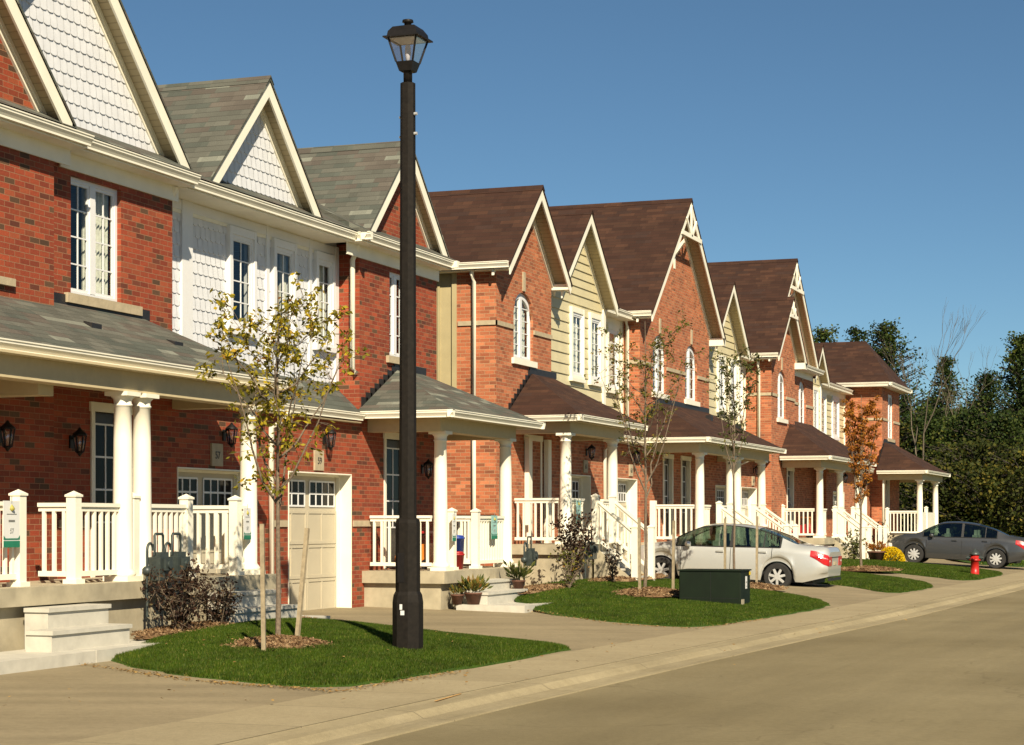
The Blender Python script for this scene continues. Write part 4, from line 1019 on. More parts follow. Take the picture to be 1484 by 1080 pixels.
railing(h5, (46.2,12.2), (46.2,13.15), 1.08); box_part('newel_post', M['trim'], h5, (46.12,46.26,13.16,13.30,.1,2.10)); railing(h5, (46.84,12.2), (47.7,12.2), 1.08); railing(h5, (48.9,12.2), (49.7,12.2), 1.08)
railing(h6, (50.75,12.2), (51.5,12.2), 1.08); railing(h6, (52.7,12.2), (53.4,12.2), 1.08)
railing(h7, (60.4,12.1), (60.4,13.05), 1.08); post(h7, 60.4, 13.1, 1.08); railing(h7, (61.15,12.05), (62.0,12.05), 1.08); railing(h7, (63.2,12.05), (64.3,12.05), 1.08)
railing(h8, (64.55,12.05), (65.2,12.05), 1.08)
railing(h9, (74.6,11.05), (74.6,12.1), 1.08); post(h9, 74.6, 12.15, 1.08)
pn = MB(); pn.box(74.85,78.8,10.93,10.97,1.15,1.95); pn.build('porch_panel', M['trim'], h9); post(h9, 76.4, 10.95, 1.08, 1.1)
stringer_stairs(h4, 37.95, 39.2, 12.12, 11.30, ZF, .30); stringer_stairs(h5, 47.7, 48.9, 11.98, 11.1, 1.08, .30)
stringer_stairs(h6, 51.5, 52.7, 11.98, 11.1, 1.08, .30); stringer_stairs(h7, 62.0, 63.2, 11.78, 10.9, 1.08, .25)
stringer_stairs(h8, 65.2, 66.3, 11.78, 10.9, 1.08, .25)
door(h4, 37.6, 38.65, ZF, 3.25, P2+0.0)
box_part('gate_column', M['trim'], h4, (37.55,37.75,P2-.12,P2-.02,ZF,3.3), (38.75,38.95,P2-.12,P2-.02,ZF,3.3))
for h, S, P, t in ((h4,41.75,P2+.02,'61'),(h5,45.3,P2+.02,'63'),(h6,55.0,P2+.02,'65'),(h7,58.2,P2+.02,'67'),(h8,69.6,12.95,'69'),(h9,74.2,12.95,'71')):
    wall_lamp(h, S, P, 3.12); plaque(h, S-.1, P, 2.82, t, .14)
downspout(h5, 43.0, P2-.03, .3, 3.5, dy=-.3); downspout(h7, 56.2, P2-.03, .3, 3.5, dy=-.3); downspout(h9, 74.6, 12.3, .3, 3.5, dy=-.3)
rv = MB(); rv.box(50.6,50.8,12.9,13.05,4.25,4.42); rv.box(52.6,52.8,12.6,12.75,4.1,4.27); rv.build('roof_vent', M['flashing'], h6)
rv = MB(); rv.lathe((46.9,16.3,8.7), [(.14,-.3),(.14,0),(.16,.02),(.02,.06)], 12); rv.build('roof_vent', M['flashing'], h5)

# ================================================================ lamp post
LP = (20.1, 8.6, .10)
lp = thing('street_lamp', 'tall black octagonal street lamp with a square glass lantern on the nearest lawn', 'street lamp', LP)
def octo(prof, name, mat, par):
    mb = MB(); mb.lathe(LP, prof, 8, smooth=False, rot=R(22.5)); return mb.build(name, mat, par)
bs = octo([(.172,-.1),(.172,.58),(.160,.66),(.138,.70),(.138,1.46),(.130,1.50),(.098,1.52),(.084,6.36),(.084,6.37)], 'pole', M['pole'], lp)
box_part('hand_hole_cover', M['black'], bs, (LP[0]-.132,LP[0]-.120,LP[1]-.01,LP[1]+.07,.80+.1,1.13+.1))
box_part('sticker', M['white_paper'], bs, (LP[0]-.164,LP[0]-.158,LP[1]+.0,LP[1]+.03,.50+.1,.56+.1), (LP[0]-.164,LP[0]-.158,LP[1]-.025,LP[1]+.02,.44+.1,.49+.1))
mb = MB(); mb.lathe(LP, [(.24,-.08),(.235,.012),(.10,.016)], 8, False, R(22.5)); mb.build('footing', M['concrete'], lp)
mb = MB()
for z in (5.9, 6.12): mb.tube([(LP[0]-.02,LP[1]-.085,z),(LP[0]-.02,LP[1]-.12,z)], .018, 8); mb.tube([(LP[0]+.02,LP[1]+.08,z-.02),(LP[0]+.02,LP[1]+.11,z-.02)], .014, 8)
mb.build('bolt', M['rim'], bs)
hd = MB(); x, y, z = LP[0], LP[1], LP[2]
hd.lathe((x,y,z), [(.05,6.36),(.05,6.50),(.06,6.51)], 12)
def frus(mb, z0, h0, z1, h1):
    a = [(x+i*h0, y+j*h0, z+z0) for i, j in ((-1,-1),(1,-1),(1,1),(-1,1))]; b = [(x+i*h1, y+j*h1, z+z1) for i, j in ((-1,-1),(1,-1),(1,1),(-1,1))]
    mb.hexa(a+b)
frus(hd, 6.49, .055, 6.50, .075); frus(hd, 6.50, .075, 6.60, .105)
for i, j in ((-1,-1),(1,-1),(1,1),(-1,1)):
    hd.bar((x+i*.100,y+j*.100,z+6.60),(x+i*.168,y+j*.168,z+6.86), .018, .018)
frus(hd, 6.855, .215, 6.87, .215); frus(hd, 6.87, .18, 6.93, .17); frus(hd, 6.93, .17, 6.985, .13); frus(hd, 6.985, .13, 7.01, .05)
hd.lathe((x,y,z), [(.04,7.01),(.04,7.04),(.065,7.05),(.06,7.075),(.03,7.08)], 12)
hd.build('lantern', M['black'], lp)
gm = MB(); a = .098; b = .163
for (i, j), (k, l_) in (((-1,-1),(1,-1)),((1,-1),(1,1)),((1,1),(-1,1)),((-1,1),(-1,-1))):
    gm.face([(x+i*a,y+j*a,z+6.605),(x+k*a,y+l_*a,z+6.605),(x+k*b,y+l_*b,z+6.852),(x+i*b,y+j*b,z+6.852)])
gm.build('lamp_glass', M['lamp_glass'], lp)
bb = MB(); bb.lathe((x,y,z), [(.02,6.60),(.025,6.66),(.035,6.70),(.03,6.78),(.02,6.80)], 10); frus(bb, 6.845, .15, 6.853, .15); bb.build('bulb', M['white_siding'], lp)

# ================================================================ trees
def leaf(mb, p, d, size, asp=.45, rnd=random):
    d = d.normalized(); u = d.cross(Vector((rnd.gauss(0,1), rnd.gauss(0,1), rnd.gauss(0,1)))).normalized()
    k = len(mb.v); mb.v += [p, p+d*size*.5+u*size*asp*.5, p+d*size, p+d*size*.5-u*size*asp*.5]
    mb.f.append((k,k+1,k+2,k+3)); mb.sm.append(False); mb.uv += [(0,0),(1,0),(1,1),(0,1)]
def young_tree(name, label, loc, h, fork, spread, crown_lo, nleaf, lm, size, seed, rt=.045, dens=1, lean=(0,0), stakes=(), cat='tree', nb=12, shape='v', bk='bark'):
    rnd = random.Random(seed); t = thing(name, label, cat, loc); L = Vector(loc)
    tr = MB(); top = L+Vector((lean[0],lean[1],h)); ax = []
    for i in range(9):
        f = i/8; ax.append(L+Vector((lean[0]*f+rnd.uniform(-.02,.02)*h*.15, lean[1]*f+rnd.uniform(-.02,.02)*h*.15, h*f*.96)))
    tr.tube(ax, [max(.006, rt*(1-f/8*.9)) for f in range(9)], 8)
    tips = []
    for b in range(nb):
        f = fork + (1-fork)*(b/nb)**1.15*.9; p = ax[0].lerp(ax[-1], f) if False else ax[min(7,int(f*8))].lerp(ax[min(8,int(f*8)+1)], f*8-int(f*8))
        a = b*2.399+rnd.uniform(-.4,.4)
        env = spread*(1-((f-crown_lo)/(1-crown_lo)-.35)**2*1.1) if f > crown_lo else spread*.75
        env = max(.15*spread, env); ln = (h*(1-f)*.9 if shape == 'v' else h*.35)*rnd.uniform(.75,1.0); ln = max(ln, .25*spread*2)
        q = [p]
        for s in range(1, 6):
            r_ = env*(s/5)**.8; q.append(p+Vector((cos(a)*r_, sin(a)*r_, ln*(s/5)**1.15*.8)) + Vector((rnd.gauss(0,.03), rnd.gauss(0,.03), rnd.gauss(0,.03)))*spread)
        r0 = rt*(1-f)*.65+.004; tr.tube(q, [r0*(1-.16*s) for s in range(6)], 5)
        for s in range(1, 6):
            for _ in range(3):
                d = Vector((rnd.gauss(0,1), rnd.gauss(0,1), rnd.gauss(.5,.8))).normalized()
                l_ = spread*rnd.uniform(.18,.42); e = q[s]+d*l_; m_ = q[s]+d*l_*.5+Vector((rnd.gauss(0,.02),rnd.gauss(0,.02),.01))
                tr.tube([q[s], m_, e], [.004,.003,.002], 3, False); tips.append((q[s], m_, e))
    tr.build('trunk', M[bk], t)
    lf = MB(); zlo = L.z+h*crown_lo
    tips2 = [q for q in tips if q[2].z > zlo+rnd.uniform(-.2,.2)*h*.2]
    cl = [rnd.uniform(.15,1) for _ in tips2]
    while len(lf.f) < nleaf:
        i = rnd.randrange(len(tips2))
        if rnd.random() > cl[i]: continue
        a, m_, b = tips2[i]; f = rnd.random(); p = m_.lerp(b, f)+Vector((rnd.gauss(0,1),rnd.gauss(0,1),rnd.gauss(0,1)))*size*.35
        d = Vector((rnd.gauss(0,1), rnd.gauss(0,1), rnd.gauss(-.5,.8))); leaf(lf, p, d, size*rnd.uniform(.6,1.25), .5, rnd)
    lf.build('foliage', M[lm], t)
    return t
def stake(a, b, label, w_=.045):
    t = MB(); t.bar(a, b, w_, w_); o = t.build('tree_stake', M['stake']); tag(o, label, 'stake', 'wooden tree stakes'); return o
T1 = (19.72, 10.02, .24)
young_tree('young_tree', 'sparse young tree with yellow green leaves on the nearest lawn', T1, 4.15, .36,   .78, .36, 3000, 'leaf_olive', .074, 11, .034, nb=16)
stake((18.85,9.75,.15),(18.75,9.72,1.55),'left stake, taller, of the nearest young tree'); stake((20.15,10.0,.2),(20.42,10.0,1.50),'right leaning stake of the nearest young tree')
tb = MB(); tb.tube([(18.8,9.73,1.35),(19.2,9.9,1.25),(19.7,10.0,1.33)], .008, 6); tag(tb.build('tree_tie', M['black']), 'black rubber tie between the left stake and the nearest tree', 'tie') if False else None
T2 = (34.9, 10.15, .30)
young_tree('young_tree', 'thin young tree with brown green leaves left of the green transformer', T2, 5.2, .34, .90, .48, 1900, 'leaf_brown', .066, 23, .035, nb=16)
stake((34.2,10.05,.25),(34.15,10.05,1.65),'left stake of the thin tree beside the wooden stairs'); stake((35.2,9.7,.25),(35.25,9.7,1.60),'right stake of the thin tree beside the silver car')
T3 = (40.6, 9.85, .25)
young_tree('young_tree', 'slender young green tree standing in front of the silver car', T3, 5.35, .42, .46, .52, 1500, 'leaf_green', .075, 31, .030, nb=13)
stake((39.6,9.8,.2),(39.6,9.8,1.65),'left stake of the slender green tree by the car'); stake((41.2,9.5,.2),(41.25,9.5,1.7),'right stake of the slender green tree by the car')
T4 = (55.3, 9.75, .26)
young_tree('young_tree', 'small tree with dense orange autumn leaves beyond the silver car', T4, 5.1, .30, .50, .36, 5200, 'leaf_orange', .085, 41, .04, nb=16)

def bush(name, label, loc, r, h, n, lm, size, seed, cat='bush', stems=14, par=None):
    rnd = random.Random(seed); t = thing(name, label, cat, loc); L = Vector(loc); st = MB(); lf = MB()
    for k in range(stems):
        a = rnd.random()*2*pi; rr = r*rnd.uniform(.2,1); hh = h*rnd.uniform(.5,1)
        q = [L+Vector((cos(a)*rr*f**1.3+rnd.gauss(0,.02), sin(a)*rr*f**1.3+rnd.gauss(0,.02), hh*f)) for f in (0,.3,.6,.85,1)]
        st.tube(q, [.012,.010,.008,.005,.003], 4)
        for s in range(1,5):
            for _ in range(2):
                e = q[s]+Vector((rnd.gauss(0,1),rnd.gauss(0,1),rnd.gauss(.3,.7))).normalized()*r*.35; st.tube([q[s], e], [.004,.002], 3, False)
                for _ in range(max(1, n//(stems*8))):
                    f = rnd.random(); p = q[s].lerp(e, f)+Vector((rnd.gauss(0,1),rnd.gauss(0,1),rnd.gauss(0,1)))*size*.5
                    leaf(lf, p, Vector((rnd.gauss(0,1),rnd.gauss(0,1),rnd.gauss(0,1))), size*rnd.uniform(.6,1.2), .6, rnd)
    st.build('stem', M['bark'], t); lf.build('foliage', M[lm], t); return t
bush('bush', 'tall dark purple bush in the mulch bed between the first two porches', (20.3,11.62,.26), .55, .85, 1500, 'leaf_purple', .055, 3, stems=20)
bush('bush', 'lower sprawling dark bush right of the purple bush', (21.3,11.62,.28), .50, .55, 800, 'leaf_purple', .05, 4, stems=14)
bush('bush', 'tall dark leaved bush against the wooden stairs of the fourth house', (35.25,11.7,.42), .42, 1.30, 1000, 'leaf_purple', .085, 5, stems=16)
bush('bush', 'thin pale bush standing in the mulch near the plant pots', (33.9,11.3,.36), .38, .75, 350, 'leaf_brown', .06, 6, stems=9)
bush('bush', 'small dark bush on the lawn before the fourth house', (36.6,11.3,.42), .22, .7, 350, 'leaf_purple', .06, 7, stems=8)
bush('bush', 'small dark bush at the stairs behind the silver car boot', (60.6,10.9,.3), .35, 1.0, 500, 'leaf_green', .09, 8, stems=9)
bush('bush', 'reddish bush in front of the corner house garage', (66.4,11.0,.3), .45, 1.3, 700, 'leaf_purple', .1, 9, stems=10)
# yellow flowers
rnd = random.Random(2); t = thing('flower_mound', 'round mound of bright yellow flowers in front of the dark car', 'flowers', (63.0,10.15,.3)); lf = MB()
for _ in range(1500):
    v = Vector((rnd.gauss(0,1),rnd.gauss(0,1),abs(rnd.gauss(0,1)))).normalized(); p = Vector((63.0,10.15,.32))+Vector((v.x*.40,v.y*.40,v.z*.42))
    leaf(lf, p, v+Vector((rnd.gauss(0,.5),rnd.gauss(0,.5),rnd.gauss(0,.5))), .07, .8, rnd)
lf.build('blossom', M['leaf_flower'], t)
gb = MB(); gb.lathe((63.0,10.15,.3), [(.33,-.1),(.36,.1),(.28,.28),(.1,.38)], 14); gb.build('leaf_base', M['leaf_green'], t)
def pot(label, loc, r, h, n, seed, lm='leaf_plant', hl=.25, red=False):
    rnd = random.Random(seed); t = thing('plant_pot', label, 'plant pot', loc); mb = MB()
    mb.lathe(loc, [(r*.65,0),(r*.95,h*.85),(r*1.05,h*.87),(r*1.05,h),(r*.9,h),(r*.88,h*.9),(.01,h*.9)], 18); mb.build('pot', M['terracotta'], t)
    lf = MB(); L = Vector(loc)+Vector((0,0,h*.9))
    for _ in range(n):
        a = rnd.random()*2*pi; v = Vector((cos(a)*rnd.uniform(.1,1), sin(a)*rnd.uniform(.1,1), rnd.uniform(.4,1.2))); q = L+Vector((cos(a),sin(a),0))*r*.5*rnd.random()
        leaf(lf, q+v*hl*rnd.uniform(.2,.8), v, hl*rnd.uniform(.3,.6), .3, rnd)
    lf.build('plant', M[lm], t); return t
pot('dark clay pot of green and yellow leaves at the foot of the third house steps', (30.15,11.72,.21), .15, .20, 300, 1)
pot('small dark pot left of the larger planted pot on the walkway slab', (30.0,11.95,.21), .11, .17, 90, 2, 'leaf_brown', .16)
pot('plant pot with tall green leaves on the right end of the precast steps', (32.0,11.6,.40), .12, .16, 160, 3, 'leaf_green', .3)
pot('brown pot of reddish leaves left of the yellow flowers', (62.3,10.5,.3), .28, .35, 200, 4, 'leaf_orange', .3)

# ================================================================ gas meters
def meter(label, c, facing=1, n=1, s=1.0):
    t = thing('gas_meter', label, 'gas meter', c); x, y, z = c
    for k in range(n):
        o = .42*k*s; mb = MB()
        mb.hexa([(x+o-.13*s,y,z+.44*s),(x+o+.13*s,y,z+.44*s),(x+o+.13*s,y+.15*s,z+.44*s),(x+o-.13*s,y+.15*s,z+.44*s),(x+o-.15*s,y-.01*s,z+.72*s),(x+o+.15*s,y-.01*s,z+.72*s),(x+o+.15*s,y+.16*s,z+.72*s),(x+o-.15*s,y+.16*s,z+.72*s)])
        mb.box(x+o-.10*s,x+o+.10*s,y+.02*s,y+.13*s,z+.7205*s,z+.78*s); mb.box(x+o-.08*s,x+o+.08*s,y-.05*s,y-.012*s,z+.56*s,z+.70*s)
        mb.tube([(x+o,y-.07*s,z+.63*s),(x+o,y-.051*s,z+.63*s)], .05*s, 14); mb.build('meter_body', M['meter_grey'], t)
        pp = MB(); ar = [(x+o-.10*s,y+.1*s,z+.98*s),(x+o-.08*s,y+.1*s,z+1.0*s),(x+o+.08*s,y+.1*s,z+1.0*s),(x+o+.10*s,y+.1*s,z+.98*s)]
        pp.tube([(x+o-.10*s,y+.1*s,z+.74*s)]+ar+[(x+o+.1*s,y+.1*s,z+.74*s)], .017*s, 8)
        ar = [(x+o-.24*s+.07*s*(1-cos(pi*i/8)), y+.12*s, z+.80*s+.09*s*sin(pi*i/8)) for i in range(9)]
        pp.tube([(x+o-.24*s,y+.12*s,z)]+ar, .017*s, 8); pp.lathe((x+o-.24*s,y+.12*s,z+.5*s), [(.03,0),(.06,.03),(.06,.08),(.03,.11)], 12)
        pp.build('pipe', M['meter_grey'], t)
    return t
meter('pair of dark gas meters with curved pipes behind the purple bush', (20.42,11.86,.45), n=2, s=.98)
meter('grey gas meter at the right end of the third house porch', (33.95,12.0,.35), n=1, s=.95)
meter('gas meter half hidden by the bush at the fourth house stairs', (37.15,11.85,.4), n=1, s=1.0)

# ================================================================ hanging notices
M['teal_paper'] = simple('pale teal card', (.36,.62,.56), .6, var=.25, nscale=18)
M['pale_ink'] = simple('pale grey ink', (.45,.46,.44), .6)
M['yellow_leafmark'] = simple('yellow green emblem', (.45,.40,.08), .6)
def notice(label, S, P, z, w_, h, teal=False):
    t = thing('hanging_notice', label, 'notice', (S,P,z), 'hanging notices on porch railings')
    mb = MB(); mb.box(S-w_/2,S+w_/2,P-.006,P,z-h/2,z+h/2); mb.build('card', M['teal_paper' if 'teal' in label else 'white_paper'], t)
    gb = MB(); y = P-.009
    gb.box(S-w_/2,S+w_/2,y-.001,y+.002,z-h*.5,z-h*.36); gb.box(S-w_/2,S+w_/2,y-.001,y+.002,z-h*.335,z-h*.305)
    gb.prism([(S-w_/2,y,z-h*.305),(S-w_/2+w_*.12,y,z-h*.305),(S-w_/2,y,z-h*.24)], (0,-.001,0)); gb.prism([(S+w_/2,y,z-h*.305),(S+w_/2,y,z-h*.24),(S+w_/2-w_*.12,y,z-h*.305)], (0,-.001,0)); gb.build('green_band', M['green_paper'], t)
    ib = MB(); ib.box(S-w_*.19,S+w_*.19,y-.001,y+.002,z+h*.05,z+h*.09); ib.box(S-w_*.3,S+w_*.3,y-.001,y+.002,z+h*.21,z+h*.222); ib.build('ink_line', M['ink'], t)
    text('57', (S,y-.001,z-h*.19), h*.15, M['pale_ink'], t, 'number')
    yb = MB(); yb.lathe((S,y,z+h*.33), [(0,-h*.06),(w_*.12,-h*.01),(w_*.09,h*.03),(0,h*.10)], 8); yb.build('emblem', M['yellow_leafmark'], t)
    hk = MB(); hk.tube([(S,y,z+h*.45),(S,y,z+h*.5+.05)], .004, 5); hk.build('hook', M['ink'], t); return t
notice('white and green notice hanging on the nearest porch rail at the left edge', 17.85, 12.26, 1.55, .30, .50)
notice('white and green notice on the rail behind the nearest young tree', 23.22, 12.26, 1.55, .20, .42)
notice('white and green notice beside the third house column nearest the lamp post', 30.62, 12.26, 1.48, .16, .46)
notice('pale teal notice on the rail right of the third house steps', 32.55, 12.26, 1.48, .30, .42)
notice('pale teal notice on the fourth house rail above the dark bush', 37.35, 12.26, 1.78, .30, .46)
notice('small teal notice on the far rail beside the orange tree', 64.9, 11.95, 1.7, .30, .42)
# small things on porches
def bucket(label, loc, r, h, mat, cat='bin'):
    mb = MB(); mb.lathe(loc, [(r*.8,0),(r,h),(r*1.08,h),(r*1.08,h+.03),(r*.9,h+.03),(r*.88,h-.02)], 16); t = thing('storage_bin', label, cat, loc); mb.build('tub', M[mat], t)
    l_ = MB(); l_.lathe(loc, [(r*.95,h+.03),(r*.9,h+.06),(.01,h+.07)], 16); l_.build('lid', M[mat], t)
bucket('blue bin behind the third house newel post', (31.72,12.64,.76), .13, .52, 'blue_plastic'); bucket('small red bin left of the blue bin on the third porch', (31.38,12.50,.76), .12, .24, 'red_plastic')
def toy(label, loc, mat, mat2):
    t = thing('toy_car', label, 'toy', loc); x, y, z = loc
    b = MB(); b.hexa([(x-.2,y-.35,z+.1),(x+.2,y-.35,z+.1),(x+.2,y+.35,z+.1),(x-.2,y+.35,z+.1),(x-.15,y-.25,z+.45),(x+.15,y-.25,z+.45),(x+.15,y+.3,z+.35),(x-.15,y+.3,z+.35)]); b.build('body', M[mat], t)
    w2 = MB()
    for yy in (-.25,.25):
        for xx in (-.22,.18): w2.tube([(x+xx,y+yy,z+.09),(x+xx+.05,y+yy,z+.09)], .09, 12)
    w2.build('wheel', M['rubber'], t); r = MB(); r.box(x-.16,x+.16,y-.26,y+.1,z+.62,z+.66)
    for xx in (-.15,.13): r.box(x+xx,x+xx+.02,y-.24,y-.22,z+.4,z+.62); r.box(x+xx,x+xx+.02,y+.06,y+.08,z+.35,z+.62)
    r.build('canopy', M[mat2], t)
toy('red and orange ride-on toy behind the seventh house railing', (60.9,12.6,1.08), 'red_plastic', 'orange_plastic'); toy('orange ride-on toy on the third house porch behind the lamp post', (31.0,13.1,.76), 'orange_plastic', 'red_plastic')

# ================================================================ transformer + hydrant
t = thing('transformer_box', 'low dark green pad mounted transformer with a white label on the second lawn', 'utility box', (34.05,8.6,.1))
TZ = -.07
mb = MB(); x0,x1,y0,y1 = 33.70,34.40,8.05,9.18
bm = bmesh.new(); bmesh.ops.create_cube(bm, size=1); bmesh.ops.scale(bm, vec=(x1-x0,y1-y0,.60), verts=bm.verts); bmesh.ops.translate(bm, vec=(0,0,.31), verts=bm.verts)
bmesh.ops.bevel(bm, geom=bm.edges[:], offset=.025, segments=3, affect='EDGES', profile=.6); me = bpy.data.meshes.new('cabinet'); bm.to_mesh(me); bm.free(); me.materials.append(M['green_metal'])
o = bpy.data.objects.new('cabinet', me); C.objects.link(o); o.parent = t; o.location = (0,.015,0)
box_part('lid', M['green_metal'], t, (x0-.02,x1+.02,y0-.02,y1+.02,.705,.73)); box_part('seam', M['rubber'], t, (x0-.004,x0,y0+.05,y1-.05,.225,.23), (x0-.004,x0,8.6,8.605,.13,.69))
box_part('concrete_pad', M['concrete'], t, (x0-.04,x1+.30,y0-.16,y1+.12,-.09,.075))
lb = box_part('warning_label', M['white_paper'], t, (34.02,34.14,y0-.006,y0-.001,.39,.61)); box_part('label_print', M['ink'], lb, (34.05,34.11,y0-.008,y0-.006,.49,.52), (34.04,34.12,y0-.008,y0-.006,.43,.44)); box_part('yellow_tag', M['yellow_paint'], t, (34.22,34.32,y0-.03,y0-.022,.63,.69))
box_part('corner_plate', M['concrete'], t, (33.70,33.90,y0-.012,y0-.004,.08,.21))
HY = (56.6, 6.75, .02)
t = thing('fire_hydrant', 'red fire hydrant with a grey cap standing before the dark car rear wheel', 'fire hydrant', HY)
mb = MB(); mb.lathe(HY, [(.17,0),(.17,.05),(.12,.06),(.115,.45),(.16,.46),(.16,.50),(.12,.51),(.12,.62)], 20)
mb.build('barrel', M['red_paint'], t)
mb = MB(); mb.lathe(HY, [(.15,.62),(.15,.65),(.12,.70),(.06,.75),(.03,.76),(.03,.80)], 20); mb.build('bonnet', M['meter_grey'], t)
for dx, dy in ((0,1),(0,-1),(-1,0)):
    mb = MB(); c_ = Vector((HY[0]+dx*.1,HY[1]+dy*.1,HY[2]+.54)); mb.tube([c_, c_+Vector((dx,dy,0))*.11], .055, 12); mb.tube([c_+Vector((dx,dy,0))*.11, c_+Vector((dx,dy,0))*.14], .035, 6); mb.build('outlet', M['red_paint'] if dx else M['meter_grey'], t)

# ================================================================ cars
def interp(T, x):
    if x <= T[0][0]: return T[0][1]
    for i in range(len(T)-1):
        (a, p), (b, q) = T[i], T[i+1]
        if x <= b:
            t = (x-a)/(b-a); 
            pm = T[i-1] if i > 0 else T[i]; pn_ = T[i+2] if i+2 < len(T) else T[i+1]
            m0 = (q-pm[1])/(b-pm[0]) if b != pm[0] else 0; m1 = (pn_[1]-p)/(pn_[0]-a) if pn_[0] != a else 0
            h = b-a; return (2*t**3-3*t*t+1)*p+(t**3-2*t*t+t)*h*m0+(-2*t**3+3*t*t)*q+(t**3-t*t)*h*m1
    return T[-1][1]
def car(label, loc, pitch, L, paintm, top, belt, wid, gh, group=None, wr=.315, wf=3.85, wre=1.13, spokes=7):
    t = thing('parked_car', label, 'car', loc, group)
    t.rotation_euler = (pitch, 0, 0)
    # greenhouse roof half width along y
    ys = []; y = 0
    while y < L+.001: ys.append(y); y += .04
    ys[-1] = L
    yA, yB, yC, yD = gh      # rear glass base, rear glass top, windscreen top, windscreen base
    def bottom(y):
        b = .22
        b = .22 + max(0, (.55-y))*.28 + max(0, y-(L-.6))*.12
        for wc in (wre, wf):
            dd = abs(y-wc); r = wr+.055
            if dd < r: b = max(b, .30+sqrt(r*r-dd*dd)-.0)
        return b
    def section(y):
        zt = interp(top, y); zb = interp(belt, y); w_ = interp(wid, y); b0 = bottom(y)
        zb = min(zb, zt-.03)
        e = 0
        if yA < y < yD:
            if y < yB: e = (y-yA)/(yB-yA)
            elif y < yC: e = 1
            else: e = (yD-y)/(yD-yC)
        e = max(0, min(1, e)); es = e
        sh = w_*.93
        roof = lerp(w_*.80, w_*.70, es)
        zr = zt-lerp(.012, .055, es)
        mid = lerp(b0, zb, .5); lo = min(b0+.10, mid)
        P = [(w_*.935 if b0 < .5 else w_*.985, b0), (w_*.97, lo), (w_*1.0, max(lo+.001, .45+0*mid) if .45 < zb-.2 else mid), (w_*.978, max(.60, b0+.16) if max(.60,b0+.16) < zb-.06 else lerp(mid,zb,.5)), (w_*.992, lerp(zb, max(.6,b0), .35)), (sh, zb),
             (lerp(sh, roof, .5+.03), lerp(zb, zr, .5)), (roof, zr), (roof*.82, zt-lerp(.004,.018,es)), (roof*.45, zt-.003), (0, zt)]
        # monotone z for lower
        for i in range(1, 6):
            if P[i][1] <= P[i-1][1]: P[i] = (P[i][0], P[i-1][1]+.004)
        return P
    secs = [section(y) for y in ys]
    body, sg, sg2, fg, fg2 = MB(), MB(), MB(), MB(), MB()
    def vv(i, k, sgn): return Vector((sgn*secs[i][k][0], ys[i], secs[i][k][1]))
    tops = ys
    def emit(mb, i, k, sgn):
        q = [vv(i,k,sgn), vv(i+1,k,sgn), vv(i+1,k+1,sgn), vv(i,k+1,sgn)]
        if sgn > 0: q = q[::-1]
        mb.face(q, True)
    for i in range(len(ys)-1):
        ym = (ys[i]+ys[i+1])/2
        for k in range(10):
            for sgn in (-1, 1):
                tgt = body
                if k in (5, 6) and secs[i][7][1]-secs[i][5][1] > .10 and (yA+.42) < ym < (yD-.22) and k <= 6:
                    tgt = sg if sgn < 0 else sg2
                elif k >= 7 and (yA+.06 < ym < yB-.03 or yC+.03 < ym < yD-.05): tgt = fg if ym > yB else fg2
                emit(tgt, i, k, sgn)
    # ends
    for i, rv_ in ((0, False), (len(ys)-1, True)):
        q = [vv(i,k,-1) for k in range(11)] + [vv(i,k,1) for k in range(9,-1,-1)]
        body.face(q if not rv_ else q[::-1], False)
    # merge verts for smooth shading
    def finish(mb, name, mat, par):
        o = mb.build(name, mat, par, local=True); bm = bmesh.new(); bm.from_mesh(o.data); bmesh.ops.remove_doubles(bm, verts=bm.verts, dist=.0008)
        bmesh.ops.recalc_face_normals(bm, faces=bm.faces); bm.to_mesh(o.data); bm.free(); return o
    bo = finish(body, 'body', paintm, t)
    finish(sg, 'side_window', M['car_glass'], t); finish(sg2, 'side_window', M['car_glass'], t)
    finish(fg, 'windscreen', M['car_glass'], t); finish(fg2, 'rear_window', M['car_glass'], t)
    # pillars + window surround
    pl = MB(); yb = (yA+yD)/2+.02
    for sgn in (-1, 1):
        for yy, wdt in ((yb, .075), (yA+.80, .03)):
            s_ = section(yy); a = Vector((sgn*s_[5][0],yy,s_[5][1])); m_ = Vector((sgn*s_[6][0],yy,s_[6][1])); b = Vector((sgn*s_[7][0],yy,s_[7][1]))
            off = Vector((sgn*.006,0,0)); pl.bar(a+off, m_+off, wdt, .008, (sgn,0,.2)); pl.bar(m_+off, b+off, wdt, .008, (sgn,0,.2))
        y0, y1 = yA+.42, yD-.22; prev = None
        n = 24
        for kk in (5, 7):
            prev = None
            for i in range(n+1):
                yy = lerp(y0, y1, i/n); s_ = section(yy); p = Vector((sgn*(s_[kk][0]+.006), yy, s_[kk][1]))
                if prev is not None: pl.bar(prev, p, .012, .022)
                prev = p
        for yy in (y0, y1):
            s_ = section(yy); pl.bar(Vector((sgn*(s_[5][0]+.005),yy,s_[5][1])), Vector((sgn*(s_[7][0]+.005),yy,s_[7][1])), .03, .012, (sgn,0,.2))
        # door gaps
        for yy in (yD-.35, yb, yA+.60):
            s_ = section(yy)
            for k in range(1, 5):
                pl.bar(Vector((sgn*(s_[k][0]+.0015),yy,s_[k][1])), Vector((sgn*(s_[k+1][0]+.0015),yy,s_[k+1][1])), .012, .004, (sgn,0,0))
    pl.build('window_surround', M['rubber'], t, local=True)
    # floor / dark underside + wheel wells
    un = MB(); un.box(-.70,.70,.35,L-.35,.20,.62); un.box(-.80,.80,wre+wr+.08,wf-wr-.08,.20,.30)
    un.build('underbody', M['rubber'], t, local=True)
    se = MB()
